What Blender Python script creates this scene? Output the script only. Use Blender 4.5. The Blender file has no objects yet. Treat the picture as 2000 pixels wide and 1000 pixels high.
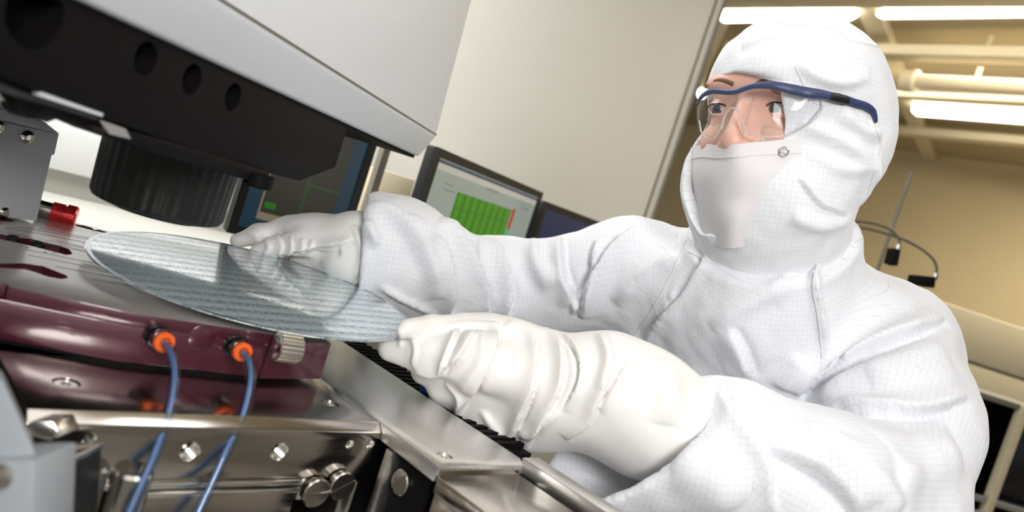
import bpy, bmesh, math, random
import numpy as np
from mathutils import Vector, Matrix
from mathutils.bvhtree import BVHTree
random.seed(7)
SC = bpy.context.scene
COL = SC.collection
R = math.radians

# ------------------------------------------------------------------ camera
ROLL, PITCH, FPX = R(18), R(-3), 1500.0
CAM = np.array([0, 0, 1.2])
FWD = np.array([0, math.cos(PITCH), math.sin(PITCH)])
_up = np.array([0, -math.sin(PITCH), math.cos(PITCH)])
_rt = np.array([1.0, 0, 0])
CX = _rt * math.cos(ROLL) + _up * math.sin(ROLL)
CY = -_rt * math.sin(ROLL) + _up * math.cos(ROLL)
cd = bpy.data.cameras.new('camera')
cam = bpy.data.objects.new('camera', cd)
COL.objects.link(cam)
cam.matrix_world = Matrix(((CX[0], CY[0], -FWD[0], CAM[0]), (CX[1], CY[1], -FWD[1], CAM[1]), (CX[2], CY[2], -FWD[2], CAM[2]), (0, 0, 0, 1)))
cd.sensor_width = 36
cd.lens = 27
cd.clip_start = 0.02
cd.clip_end = 60
cd.dof.use_dof = True
cd.dof.focus_distance = 0.80
cd.dof.aperture_fstop = 5.0
SC.camera = cam

# ------------------------------------------------------------------ world, light, exposure
w = bpy.data.worlds.new('world')
SC.world = w
w.use_nodes = True
w.node_tree.nodes['Background'].inputs[0].default_value = (0.9, 0.92, 1.0, 1)
w.node_tree.nodes['Background'].inputs[1].default_value = 0.35
SC.view_settings.view_transform = 'Standard'
SC.view_settings.look = 'None'
SC.view_settings.gamma = 1
SC.view_settings.exposure = 0.0
SC.view_settings.use_curve_mapping = False
SC.cycles.max_bounces = 8
SC.cycles.transparent_max_bounces = 12
SC.cycles.sample_clamp_indirect = 6


def area(name, loc, target, size, power, color=(1, 1, 1)):
    l = bpy.data.lights.new(name, 'AREA')
    l.shape = 'RECTANGLE'
    l.size, l.size_y = size
    l.energy = power
    l.color = color
    o = bpy.data.objects.new(name, l)
    COL.objects.link(o)
    o.location = loc
    o.rotation_euler = (Vector(target) - Vector(loc)).to_track_quat('-Z', 'Y').to_euler()
    return o


# the key flash stands to the right of the camera, a weak fill to its left, daylight-white room luminaires overhead
area('key_flash', (0.42, -0.75, 1.62), (0.05, 0.9, 1.12), (0.4, 0.4), 17, (1.0, 0.99, 0.985))
area('ceiling_panel_light', (0.80, 0.20, 2.58), (0.25, 0.95, 1.10), (0.6, 0.6), 5, (1.0, 0.99, 0.985))
area('ceiling_panel_light', (-1.0, 1.5, 2.55), (-0.7, 1.6, 0.9), (1.4, 1.0), 44, (0.97, 0.98, 1.0))
area('ceiling_panel_light', (0.0, 0.0, 2.6), (0.3, 0.8, 1), (1.6, 1.0), 7, (0.98, 0.98, 1.0))
area('ceiling_panel_light', (-0.2, -1.2, 2.6), (0, -0.5, 0), (1.6, 1.2), 12, (1.0, 0.98, 0.95))
area('ceiling_panel_light', (2.6, 3.6, 2.50), (2.6, 3.6, 0), (2.0, 2.0), 80, (1.0, 0.92, 0.74))
area('bench_fill_light', (-0.75, 1.1, 1.95), (-0.85, 1.6, 1.05), (0.5, 0.15), 12, (1.0, 1.0, 1.0))  # invented fill hidden behind the microscope head, added to brighten cabinet and bench

# ------------------------------------------------------------------ geometry helpers


def ray(px, py):
    return FWD + CX * (px - 1000) / FPX + CY * (500 - py) / FPX


def P(px, py, d):
    """point in the room seen at px,py, d metres in front of the camera"""
    return CAM + ray(px, py) * d


def H(px, py, z):
    r = ray(px, py)
    return CAM + r * ((z - CAM[2]) / r[2])


def onplane(px, py, p0, n):
    r = ray(px, py)
    return CAM + r * (np.dot(np.asarray(p0) - CAM, n) / np.dot(r, n))


def az(deg):
    return np.array([math.sin(R(deg)), math.cos(R(deg)), 0.0])


UP = np.array([0, 0, 1.0])


def link(name, me, m=None, parent=None):
    o = bpy.data.objects.new(name, me)
    COL.objects.link(o)
    if m is not None:
        me.materials.append(m)
    if parent is not None:
        o.parent = parent
        o.matrix_parent_inverse = parent.matrix_world.inverted() if False else Matrix.Translation(-Vector(parent.location))
    return o


def tag(o, label=None, cat=None, group=None, kind=None):
    if label: o['label'] = label
    if cat: o['category'] = cat
    if group: o['group'] = group
    if kind: o['kind'] = kind
    return o


def thing(name, loc, label, cat, group=None):
    o = bpy.data.objects.new(name, None)
    o.empty_display_size = 0.05
    COL.objects.link(o)
    o.location = Vector([float(v) for v in loc])
    return tag(o, label, cat, group)


def smooth(o, ang=None):
    me = o.data
    me.polygons.foreach_set('use_smooth', [True] * len(me.polygons))
    if ang:
        bm = bmesh.new(); bm.from_mesh(me)
        for e in bm.edges:
            if len(e.link_faces) == 2 and e.calc_face_angle(0) > R(ang):
                e.smooth = False
        bm.to_mesh(me); bm.free()
    return o


def bm_obj(name, bm, m, parent=None, ang=35, bevel=0, seg=2):
    bmesh.ops.remove_doubles(bm, verts=bm.verts, dist=1e-6)
    bmesh.ops.recalc_face_normals(bm, faces=bm.faces)
    if bevel:
        es = [e for e in bm.edges if len(e.link_faces) == 2 and e.calc_face_angle(0) > R(25)]
        bmesh.ops.bevel(bm, geom=es, offset=bevel, segments=seg, profile=0.5, affect='EDGES', clamp_overlap=True)
    me = bpy.data.meshes.new(name)
    bm.to_mesh(me); bm.free()
    o = link(name, me, m, parent)
    return smooth(o, ang)


def V(p):
    return Vector([float(c) for c in p])


def bm_prism(bm, pts, vec):
    a = [bm.verts.new(V(p)) for p in pts]
    b = [bm.verts.new(V(np.asarray(p) + vec)) for p in pts]
    n = len(pts)
    bm.faces.new(a); bm.faces.new(b[::-1])
    for i in range(n):
        bm.faces.new((a[i], b[i], b[(i + 1) % n], a[(i + 1) % n]))
    return bm


def prism(name, pts, vec, m, parent=None, bevel=0, seg=2):
    bm = bmesh.new()
    bm_prism(bm, pts, np.asarray(vec, float))
    return bm_obj(name, bm, m, parent, bevel=bevel, seg=seg)


def bm_box(bm, c, ax, half):
    c = np.asarray(c, float)
    X, Y, Z = [np.asarray(a, float) for a in ax]
    hx, hy, hz = half
    pts = [c - X * hx - Y * hy - Z * hz, c + X * hx - Y * hy - Z * hz, c + X * hx + Y * hy - Z * hz, c - X * hx + Y * hy - Z * hz]
    return bm_prism(bm, pts, Z * 2 * hz)


def box(name, c, ax, half, m, parent=None, bevel=0.001, seg=2):
    bm = bmesh.new()
    bm_box(bm, c, ax, half)
    return bm_obj(name, bm, m, parent, bevel=bevel, seg=seg)


def frame_from(d):
    d = np.asarray(d, float); d = d / np.linalg.norm(d)
    t = UP if abs(d[2]) < 0.9 else np.array([1.0, 0, 0])
    u = np.cross(t, d); u /= np.linalg.norm(u)
    return u, np.cross(d, u), d


def bm_lathe(bm, p0, d, prof, n=32, ripple=0, nr=0):
    """prof: list of (dist along d, radius)"""
    u, v, d = frame_from(d)
    p0 = np.asarray(p0, float)
    rings = []
    for (t, r) in prof:
        ring = []
        for i in range(n):
            a = 2 * math.pi * i / n
            rr = r * (1 + (ripple if (nr and (i * nr * 2 // n) % 2) else 0))
            ring.append(bm.verts.new(V(p0 + d * t + (u * math.cos(a) + v * math.sin(a)) * rr)))
        rings.append(ring)
    for a, b in zip(rings[:-1], rings[1:]):
        for i in range(n):
            bm.faces.new((a[i], a[(i + 1) % n], b[(i + 1) % n], b[i]))
    bm.faces.new(rings[0][::-1]); bm.faces.new(rings[-1])
    return bm


def lathe(name, p0, d, prof, m, parent=None, n=32, ang=35, ripple=0, nr=0):
    bm = bmesh.new()
    bm_lathe(bm, p0, d, prof, n, ripple, nr)
    return bm_obj(name, bm, m, parent, ang=ang)


def catmull(pts, n=8):
    pts = [np.asarray(p, float) for p in pts]
    if len(pts) < 3:
        return [pts[0] + (pts[-1] - pts[0]) * i / n for i in range(n + 1)]
    e = [2 * pts[0] - pts[1]] + pts + [2 * pts[-1] - pts[-2]]
    out = []
    for i in range(1, len(e) - 2):
        p0, p1, p2, p3 = e[i - 1:i + 3]
        for k in range(n):
            t = k / n
            out.append(0.5 * ((2 * p1) + (-p0 + p2) * t + (2 * p0 - 5 * p1 + 4 * p2 - p3) * t * t + (-p0 + 3 * p1 - 3 * p2 + p3) * t ** 3))
    out.append(pts[-1])
    return out


def bm_tube(bm, pts, r, n=10, flat=None, flatdir=None):
    pts = [np.asarray(p, float) for p in pts]
    rings = []
    u = None
    for i, p in enumerate(pts):
        t = pts[min(i + 1, len(pts) - 1)] - pts[max(i - 1, 0)]
        t /= np.linalg.norm(t)
        if u is None:
            u = np.asarray(flatdir, float) if flatdir is not None else frame_from(t)[0]
        u = u - t * np.dot(u, t); u /= np.linalg.norm(u)
        v = np.cross(t, u)
        rr = r[i] if hasattr(r, '__len__') else r
        fl = flat if flat else 1
        rings.append([bm.verts.new(V(p + u * math.cos(2 * math.pi * k / n) * rr + v * math.sin(2 * math.pi * k / n) * rr * fl)) for k in range(n)])
    for a, b in zip(rings[:-1], rings[1:]):
        for i in range(n):
            bm.faces.new((a[i], a[(i + 1) % n], b[(i + 1) % n], b[i]))
    bm.faces.new(rings[0][::-1]); bm.faces.new(rings[-1])
    return bm


def tube(name, pts, r, m, parent=None, n=10, flat=None, flatdir=None):
    bm = bmesh.new()
    bm_tube(bm, pts, r, n, flat, flatdir)
    return bm_obj(name, bm, m, parent, ang=50)


def cut(o, cutters):
    """boolean the cutter bmeshes out of o and bake the result"""
    bm = bmesh.new()
    for c in cutters:
        c(bm)
    bmesh.ops.recalc_face_normals(bm, faces=bm.faces)
    me = bpy.data.meshes.new('tmp'); bm.to_mesh(me); bm.free()
    co = bpy.data.objects.new('tmp', me)
    COL.objects.link(co)
    md = o.modifiers.new('b', 'BOOLEAN')
    md.operation = 'DIFFERENCE'; md.object = co; md.solver = 'EXACT'
    mats = list(o.data.materials)
    # cutter and object both live in world space here
    co.matrix_world = Matrix.Identity(4)
    bpy.context.view_layer.update()
    dg = bpy.context.evaluated_depsgraph_get()
    new = bpy.data.meshes.new_from_object(o.evaluated_get(dg))
    o.modifiers.clear()
    new.materials.clear()
    for m_ in mats: new.materials.append(m_)
    o.data = new
    bpy.data.objects.remove(co)
    bpy.data.meshes.remove(me)
    return smooth(o, 35)


# ------------------------------------------------------------------ materials
def mat(name, col, rough=0.5, metal=0.0, coat=0.0, spec=0.5, bump=0, bscale=200, noise=0, nscale=30, sub=0, emit=None, estr=0, ior=1.5, coat_rough=0.05, aniso=0, stretch=(1, 1, 1), trans=0, sheen=0, rnoise=0):
    m = bpy.data.materials.new(name)
    m.use_nodes = True
    nt = m.node_tree
    b = nt.nodes['Principled BSDF']
    b.inputs['Base Color'].default_value = (*col, 1)
    b.inputs['Roughness'].default_value = rough
    b.inputs['Metallic'].default_value = metal
    b.inputs['Coat Weight'].default_value = coat
    b.inputs['Coat Roughness'].default_value = coat_rough
    b.inputs['Specular IOR Level'].default_value = spec
    b.inputs['IOR'].default_value = ior
    b.inputs['Transmission Weight'].default_value = trans
    b.inputs['Sheen Weight'].default_value = sheen
    if sub:
        b.inputs['Subsurface Weight'].default_value = sub
        b.inputs['Subsurface Radius'].default_value = (0.012, 0.005, 0.003)
        b.inputs['Subsurface Scale'].default_value = 0.6
    if emit:
        b.inputs['Emission Color'].default_value = (*emit, 1)
        b.inputs['Emission Strength'].default_value = estr
    tc = nt.nodes.new('ShaderNodeTexCoord')
    mp = nt.nodes.new('ShaderNodeMapping')
    mp.inputs['Scale'].default_value = stretch
    nt.links.new(tc.outputs['Object'], mp.inputs['Vector'])
    if bump:
        n = nt.nodes.new('ShaderNodeTexNoise'); n.inputs['Scale'].default_value = bscale; n.inputs['Detail'].default_value = 4
        bp = nt.nodes.new('ShaderNodeBump'); bp.inputs['Strength'].default_value = min(1, bump); bp.inputs['Distance'].default_value = 0.001
        nt.links.new(mp.outputs[0], n.inputs['Vector'])
        nt.links.new(n.outputs['Fac'], bp.inputs['Height'])
        nt.links.new(bp.outputs[0], b.inputs['Normal'])
    if noise:
        n = nt.nodes.new('ShaderNodeTexNoise'); n.inputs['Scale'].default_value = nscale; n.inputs['Detail'].default_value = 5
        nt.links.new(mp.outputs[0], n.inputs['Vector'])
        mx = nt.nodes.new('ShaderNodeMix'); mx.data_type = 'RGBA'
        mx.inputs[6].default_value = (*[c * (1 - noise) for c in col], 1)
        mx.inputs[7].default_value = (*[min(1, c * (1 + noise)) for c in col], 1)
        nt.links.new(n.outputs['Fac'], mx.inputs[0])
        nt.links.new(mx.outputs[2], b.inputs['Base Color'])
    if rnoise:
        n = nt.nodes.new('ShaderNodeTexNoise'); n.inputs['Scale'].default_value = nscale; n.inputs['Detail'].default_value = 3
        nt.links.new(mp.outputs[0], n.inputs['Vector'])
        mr = nt.nodes.new('ShaderNodeMapRange')
        mr.inputs['To Min'].default_value = max(0, rough - rnoise); mr.inputs['To Max'].default_value = rough + rnoise
        nt.links.new(n.outputs['Fac'], mr.inputs['Value'])
        nt.links.new(mr.outputs[0], b.inputs['Roughness'])
    return m


M = dict(
    wall_beige=mat('beige_wall_panel', (0.77, 0.75, 0.69), 0.5, spec=0.4),
    wall_tan=mat('tan_wall', (0.58, 0.47, 0.28), 0.65, noise=0.04, nscale=3),
    wall_low=mat('pale_wall', (0.62, 0.54, 0.38), 0.6),
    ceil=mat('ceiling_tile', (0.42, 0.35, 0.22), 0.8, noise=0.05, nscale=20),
    floor=mat('floor_vinyl', (0.42, 0.41, 0.39), 0.35, noise=0.1, nscale=12),
    beam=mat('cream_beam', (0.66, 0.58, 0.42), 0.5),
    white=mat('white_paint', (0.86, 0.87, 0.87), 0.4),
    trimdark=mat('dark_joint', (0.17, 0.15, 0.12), 0.6),
    greycover=mat('grey_painted_cover', (0.76, 0.79, 0.84), 0.42, bump=0.12, bscale=900, noise=0.04, nscale=300),
    greybox=mat('grey_hammer_paint', (0.62, 0.65, 0.71), 0.45, bump=0.35, bscale=500, noise=0.06, nscale=600),
    black=mat('black_anodised', (0.006, 0.005, 0.0055), 0.6, spec=0.08),
    blackgloss=mat('black_gloss', (0.008, 0.006, 0.007), 0.18),
    darkplastic=mat('dark_plastic', (0.016, 0.016, 0.0155), 0.42, spec=0.3, bump=0.1, bscale=400),
    steel=mat('brushed_steel', (0.56, 0.53, 0.49), 0.22, metal=1, bump=0.25, bscale=60, stretch=(1, 1, 1), rnoise=0.06),
    chrome=mat('bright_steel', (0.90, 0.88, 0.84), 0.20, metal=1),
    maroon=mat('maroon_anodised', (0.075, 0.011, 0.026), 0.36, metal=0.15, coat=0.8, coat_rough=0.05, noise=0.1, nscale=8),
    plate=mat('plate_taupe_reflection', (0.50, 0.455, 0.435), 0.33, metal=0.45, coat=0.6, coat_rough=0.2),  # maroon metal too; the bright ceiling's reflection is painted in as taupe
    orange=mat('orange_collar', (0.90, 0.13, 0.015), 0.35),
    red=mat('red_anodised', (0.85, 0.05, 0.06), 0.22, metal=0.5),
    groove=mat('engraved_groove', (0.05, 0.035, 0.035), 0.5),
)
# brushed steel: directional grain through stretched noise
def brushed(name, col, rough, direction, amt=0.3, rn=0.08):
    m = bpy.data.materials.new(name); m.use_nodes = True
    nt = m.node_tree; b = nt.nodes['Principled BSDF']
    b.inputs['Metallic'].default_value = 1
    tc = nt.nodes.new('ShaderNodeTexCoord')
    mp = nt.nodes.new('ShaderNodeMapping')
    mp.inputs['Rotation'].default_value = (0, 0, direction)
    mp2 = nt.nodes.new('ShaderNodeMapping'); mp2.inputs['Scale'].default_value = (6, 700, 700)
    nt.links.new(tc.outputs['Object'], mp.inputs[0]); nt.links.new(mp.outputs[0], mp2.inputs[0])
    n = nt.nodes.new('ShaderNodeTexNoise'); n.inputs['Scale'].default_value = 1; n.inputs['Detail'].default_value = 3
    nt.links.new(mp2.outputs[0], n.inputs['Vector'])
    bp = nt.nodes.new('ShaderNodeBump'); bp.inputs['Strength'].default_value = amt; bp.inputs['Distance'].default_value = 0.0003
    nt.links.new(n.outputs['Fac'], bp.inputs['Height']); nt.links.new(bp.outputs[0], b.inputs['Normal'])
    mr = nt.nodes.new('ShaderNodeMapRange'); mr.inputs['To Min'].default_value = rough - rn; mr.inputs['To Max'].default_value = rough + rn
    nt.links.new(n.outputs['Fac'], mr.inputs['Value']); nt.links.new(mr.outputs[0], b.inputs['Roughness'])
    b.inputs['Base Color'].default_value = (*col, 1)
    return m
M['guard'] = mat('guard_grey_paint', (0.33, 0.36, 0.39), 0.45, bump=0.2, bscale=500)
M['steelA'] = brushed('brushed_steel_long', (0.60, 0.56, 0.52), 0.17, R(-45), 0.05)
M['steelB'] = brushed('brushed_steel_cross', (0.88, 0.86, 0.84), 0.30, R(45), 0.03)
# ------------------------------------------------------------------ the room shell
RS, RC = az(-40), az(50)          # the room's two horizontal directions
def quadbox(name, p, q, z0, z1, thick, m, kind='structure', parent=None, bevel=0):
    """upright slab from p to q (xy), thick to the left of p->q"""
    p = np.array([p[0], p[1], z0]); q = np.array([q[0], q[1], z0])
    d = (q - p) / np.linalg.norm(q - p); n = np.cross(UP, d)
    o = prism(name, [p, q, q + n * thick, p + n * thick], UP * (z1 - z0), m, parent, bevel=bevel)
    if parent is None: tag(o, kind=kind)
    return o
ZC = 2.65
wc = H(1865, 307, ZC)             # a point of the line where right wall and ceiling meet
WR0 = wc + RS * 7.0; WR1 = wc - RS * 7.0
o = tag(prism('floor', [(-6, -6, 0), (8, -6, 0), (8, 9, 0), (-6, 9, 0)], (0, 0, -0.05), M['floor']), kind='structure')
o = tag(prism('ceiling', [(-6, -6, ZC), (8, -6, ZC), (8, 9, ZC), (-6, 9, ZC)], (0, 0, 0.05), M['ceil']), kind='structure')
quadbox('wall_right', WR1, WR0, 0, ZC, -0.1, M['wall_tan'])
# beige partition behind the monitors
PD = 2.8
pe = P(1345, 210, PD)             # point on its right-hand edge
pl = pe - RC * 3.2
quadbox('wall_back', pl, pe, 0, ZC, 0.08, M['wall_beige'])
b0 = pe * np.array([1, 1, 0])
tag(prism('trim_1', [b0 - RC * 0.045 - RS * 0.003, b0 - RC * 0.037 - RS * 0.003, b0 - RC * 0.037, b0 - RC * 0.045], UP * ZC, M['trimdark']), kind='structure')
tag(prism('trim_2', [b0 - RC * 0.002 - RS * 0.006, b0 + RC * 0.006 - RS * 0.006, b0 + RC * 0.006 + RS * 0.1, b0 - RC * 0.002 + RS * 0.1], UP * ZC, M['trimdark']), kind='structure')
quadbox('wall_left', (-2.6, 4.5, 0), (-2.6, -3, 0), 0, ZC, -0.1, M['white'])
quadbox('wall_front', (-3, -2.6, 0), (4.5, -2.6, 0), 0, ZC, -0.1, M['white'])
# ------------------------------------------------------------------ implicit surfaces
def f32(a): return np.asarray(a, np.float32)


def cone(a, b, r1, r2, flat=None, n=None):
    """tapered limb from a to b; flat<1 thins it along direction n"""
    a = f32(a); b = f32(b)
    def f(p):
        pa = p - a; ba = b - a
        L = float(np.dot(ba, ba))
        t = np.clip(pa @ ba / L, 0, 1)
        q = pa - t[:, None] * ba
        if flat:
            k = q @ f32(n)
            q = q + (k * (1 / flat - 1))[:, None] * f32(n)
            return (np.sqrt((q * q).sum(1)) - (r1 + (r2 - r1) * t)) * (0.5 + 0.5 * flat)
        return np.sqrt((q * q).sum(1)) - (r1 + (r2 - r1) * t)
    return f


def chain(pts, rs, k=0.01, flat=None, n=None):
    return union([cone(pts[i], pts[i + 1], rs[i], rs[i + 1], flat, n) for i in range(len(pts) - 1)], k)


def ell(c, ax, r):
    c = f32(c); A = f32(ax); r = f32(r)
    def f(p):
        q = (p - c) @ A.T
        k0 = np.sqrt(((q / r) ** 2).sum(1)) + 1e-9
        k1 = np.sqrt(((q / (r * r)) ** 2).sum(1)) + 1e-9
        return k0 * (k0 - 1) / k1
    return f


def smin(a, b, k):
    h = np.clip(0.5 + 0.5 * (b - a) / k, 0, 1)
    return b + (a - b) * h - k * h * (1 - h)


def union(fs, k=0.01):
    def f(p):
        r = fs[0](p)
        for g in fs[1:]:
            r = smin(r, g(p), k)
        return r
    return f


def minus(f, g, k=0.004):
    return lambda p: -smin(-f(p), g(p), k)


def inter(f, g, k=0.004):
    return lambda p: -smin(-f(p), -g(p), k)


def plane(p0, n):
    p0 = f32(p0); n = f32(n)
    return lambda p: (p - p0) @ n


def nets(f, lo, hi, h):
    lo = np.asarray(lo, float); hi = np.asarray(hi, float)
    n = (np.ceil((hi - lo) / (4 * h)).astype(int) + 1) * 4
    nc = n // 4
    def grid(nn, st, off=0):
        X = [(lo[i] + off + np.arange(nn[i]) * st).astype(np.float32) for i in range(3)]
        return np.stack(np.meshgrid(*X, indexing='ij'), -1).reshape(-1, 3)
    c = f(grid(nc, 4 * h, 1.5 * h)).reshape(nc)
    V_ = np.repeat(np.repeat(np.repeat(c, 4, 0), 4, 1), 4, 2).astype(np.float32)
    mask = np.abs(V_) < 5.5 * h
    ii = np.argwhere(mask)
    for s in range(0, len(ii), 400000):
        q = ii[s:s + 400000]
        V_[q[:, 0], q[:, 1], q[:, 2]] = f((lo + q * h).astype(np.float32))
    S = V_ < 0
    cn = tuple(n - 1)
    cs = [(i, j, k) for i in (0, 1) for j in (0, 1) for k in (0, 1)]
    cnt = np.zeros(cn, np.int8)
    for (i, j, k) in cs:
        cnt += S[i:i + cn[0], j:j + cn[1], k:k + cn[2]]
    act = (cnt > 0) & (cnt < 8)
    A = np.argwhere(act)
    idx = -np.ones(cn, np.int64); idx[act] = np.arange(len(A))
    pos = np.zeros((len(A), 3)); num = np.zeros(len(A))
    for a in range(3):
        for (i, j) in ((0, 0), (0, 1), (1, 0), (1, 1)):
            o1 = [0, 0, 0]; rest = [x for x in range(3) if x != a]
            o1[rest[0]] = i; o1[rest[1]] = j
            o2 = list(o1); o2[a] = 1
            q1 = A + o1; q2 = A + o2
            v1 = V_[q1[:, 0], q1[:, 1], q1[:, 2]]; v2 = V_[q2[:, 0], q2[:, 1], q2[:, 2]]
            m = (v1 < 0) != (v2 < 0)
            t = np.where(m, v1 / np.where(m, v1 - v2, 1), 0)
            pp = q1 + (q2 - q1) * t[:, None]
            pos += np.where(m[:, None], pp, 0); num += m
    pos = lo + pos / num[:, None] * h
    faces = []
    for a in range(3):
        b, c_ = [(1, 2), (2, 0), (0, 1)][a]
        sl1 = [slice(1, -1)] * 3; sl2 = [slice(1, -1)] * 3
        sl1[a] = slice(0, -1); sl2[a] = slice(1, None)
        e = S[tuple(sl1)] != S[tuple(sl2)]
        E = np.argwhere(e)
        off = np.array([1, 1, 1]); off[a] = 0
        E = E + off
        ins = S[E[:, 0], E[:, 1], E[:, 2]]
        db = np.zeros(3, int); db[b] = 1
        dc = np.zeros(3, int); dc[c_] = 1
        q = [E - db - dc, E - dc, E, E - db]
        q = [idx[np.clip(x[:, 0], 0, cn[0] - 1), np.clip(x[:, 1], 0, cn[1] - 1), np.clip(x[:, 2], 0, cn[2] - 1)] for x in q]
        Q = np.stack(q, 1)
        Q[~ins] = Q[~ins][:, ::-1]
        faces.append(Q)
    Fc = np.concatenate(faces)
    Fc = Fc[(Fc >= 0).all(1)]
    # two gentle relaxation passes
    return pos, Fc


def relax(pos, Fc, it=2, lam=0.5):
    n = len(pos)
    e = np.concatenate([Fc[:, [0, 1]], Fc[:, [1, 2]], Fc[:, [2, 3]], Fc[:, [3, 0]]])
    cnt = np.bincount(e[:, 0], minlength=n) + np.bincount(e[:, 1], minlength=n)
    for _ in range(it):
        s = np.zeros((n, 3))
        for a in range(3):
            s[:, a] = np.bincount(e[:, 0], pos[e[:, 1], a], n) + np.bincount(e[:, 1], pos[e[:, 0], a], n)
        pos = pos + lam * (s / np.maximum(cnt, 1)[:, None] - pos)
    return pos


def vnormals(pos, Fc):
    a = pos[Fc[:, 2]] - pos[Fc[:, 0]]; b = pos[Fc[:, 3]] - pos[Fc[:, 1]]
    fn = np.cross(a, b)
    N = np.zeros_like(pos)
    for k in range(4):
        for c in range(3):
            N[:, c] += np.bincount(Fc[:, k], fn[:, c], len(pos))
    return N / (np.linalg.norm(N, axis=1)[:, None] + 1e-12)


def mesh_np(name, pos, Fc, m, parent=None, uv=None):
    me = bpy.data.meshes.new(name)
    me.vertices.add(len(pos)); me.vertices.foreach_set('co', np.asarray(pos, np.float32).ravel())
    nf = len(Fc)
    me.loops.add(nf * 4); me.loops.foreach_set('vertex_index', Fc.astype(np.int32).ravel())
    me.polygons.add(nf)
    me.polygons.foreach_set('loop_start', np.arange(0, nf * 4, 4, dtype=np.int32))
    me.polygons.foreach_set('use_smooth', np.ones(nf, bool))
    me.update(calc_edges=True)
    me.validate()
    if uv is not None and len(me.loops) == nf * 4:
        l = me.uv_layers.new(name='weave')
        l.data.foreach_set('uv', uv.astype(np.float32).ravel())
    return link(name, me, m, parent)


def bvh_of(pos, Fc):
    return BVHTree.FromPolygons([V(p) for p in pos], [tuple(int(i) for i in f) for f in Fc])


def cast(bvh, px, py):
    d = ray(px, py)
    h = bvh.ray_cast(V(CAM), V(d))
    return None if h[0] is None else np.array(h[0])


def polydist(pos, line):
    """distance to a polyline, signed side and parameter 0..1"""
    best = np.full(len(pos), 1e9); T = np.zeros(len(pos)); D = np.zeros((len(pos), 3))
    n = len(line) - 1
    for i in range(n):
        a = line[i]; ba = line[i + 1] - a
        L = np.dot(ba, ba) + 1e-12
        t = np.clip((pos - a) @ ba / L, 0, 1)
        q = pos - a - t[:, None] * ba
        d = np.sqrt((q * q).sum(1))
        m = d < best
        best[m] = d[m]; T[m] = (i + t[m]) / n; D[m] = q[m]
    return best, T, D


def folds(pos, Fc, specs, bvh=None, gain=1.7):
    """specs: (pixel polyline, width m, height m[, side px dx,dy: extra overhang on that side])"""
    bvh = bvh or bvh_of(pos, Fc)
    N = vnormals(pos, Fc)
    off = np.zeros(len(pos)); push = np.zeros((len(pos), 3))
    for s in specs:
        pl, wd, ht = s[:3]
        line = [cast(bvh, *q) for q in catmull([(x, y, 0) for x, y in pl], 5) for q in [q[:2]]]
        line = [l for l in line if l is not None]
        if len(line) < 2: continue
        line = np.array(line)
        jump = np.where(np.linalg.norm(np.diff(line, axis=0), axis=1) > 0.03)[0]
        if len(jump):          # the drawn line crossed onto another limb: keep its longest unbroken run
            cuts_ = [0] + list(jump + 1) + [len(line)]
            runs = [line[a:b] for a, b in zip(cuts_[:-1], cuts_[1:])]
            line = max(runs, key=len)
            if len(line) < 3: continue
        lo = line.min(0) - 4 * wd; hi = line.max(0) + 4 * wd
        m = np.where(((pos > lo) & (pos < hi)).all(1))[0]
        if not len(m): continue
        d, t, q = polydist(pos[m], line)
        taper = np.sqrt(np.clip(np.minimum(t, 1 - t) * 5, 0, 1))
        if len(s) > 3:
            dirv = CX * s[3][0] - CY * s[3][1]
            dirv /= np.linalg.norm(dirv)
            sg = q @ dirv
            # a lapped fold: swells toward the named side and drops sharply just past the crease
            prof = np.where(sg > 0, np.exp(-(d / (wd * 1.8)) ** 2), -0.75 * np.exp(-(d / (wd * 0.7)) ** 2) )
            prof = np.where(np.abs(sg) < wd * 0.25, prof * (0.5 + 0.5 * np.clip(np.abs(sg) / (wd * 0.25), 0, 1)), prof)
            prof = prof * np.exp(-np.clip(d / wd - 3, 0, 9))
        else:
            prof = np.exp(-(d / wd) ** 2)
        off[m] += prof * taper * ht * gain
    pos = pos + N * off[:, None]
    return pos


def lumps(pos, Fc, amp, sc, seed=0):
    rng = np.random.default_rng(seed)
    N = vnormals(pos, Fc)
    o = np.zeros(len(pos))
    for k in range(14):
        d = rng.normal(size=3); d /= np.linalg.norm(d)
        f = sc * rng.uniform(0.6, 1.8)
        o += np.sin(pos @ d * f + rng.uniform(0, 6.3) + 1.3 * np.sin(pos @ np.roll(d, 1) * f * 0.7)) / 14 ** 0.5
    return pos + N * (o * amp)[:, None]


def uv_limbs(pos, Fc, limbs):
    """limbs: list of (pts, radii, ref dir). returns per-loop uv in metres along / around the nearest limb"""
    best = np.full(len(pos), 1e9); uv = np.zeros((len(pos), 2)); per = np.zeros(len(pos)); who = np.zeros(len(pos), int)
    for li, (pts, rs, ref) in enumerate(limbs):
        acc = 0
        for i in range(len(pts) - 1):
            a = np.asarray(pts[i], float); ba = np.asarray(pts[i + 1], float) - a
            L = np.linalg.norm(ba)
            t = (pos - a) @ ba / L ** 2
            tc = np.clip(t, 0, 1)
            q = pos - a - tc[:, None] * ba
            d = np.linalg.norm(q, axis=1) / (rs[i] + (rs[i + 1] - rs[i]) * tc)
            m = d < best
            u = np.asarray(ref, float); ax = ba / L
            u = u - ax * np.dot(u, ax); u /= np.linalg.norm(u); v = np.cross(ax, u)
            ang = np.arctan2(q @ v, q @ u)
            rr = 0.5 * (rs[i] + rs[i + 1])
            uv[m, 0] = (acc + t * L)[m]; uv[m, 1] = (ang * rr)[m]; per[m] = 2 * math.pi * rr; who[m] = li
            best[m] = d[m]
            acc += L
    l = uv[Fc].copy()      # nf,4,2
    p = per[Fc][:, :1]
    ref0 = l[:, :1, 1]
    dv = l[:, :, 1] - ref0
    l[:, :, 1] -= np.round(dv / p) * p
    return l.reshape(-1, 2)
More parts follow.
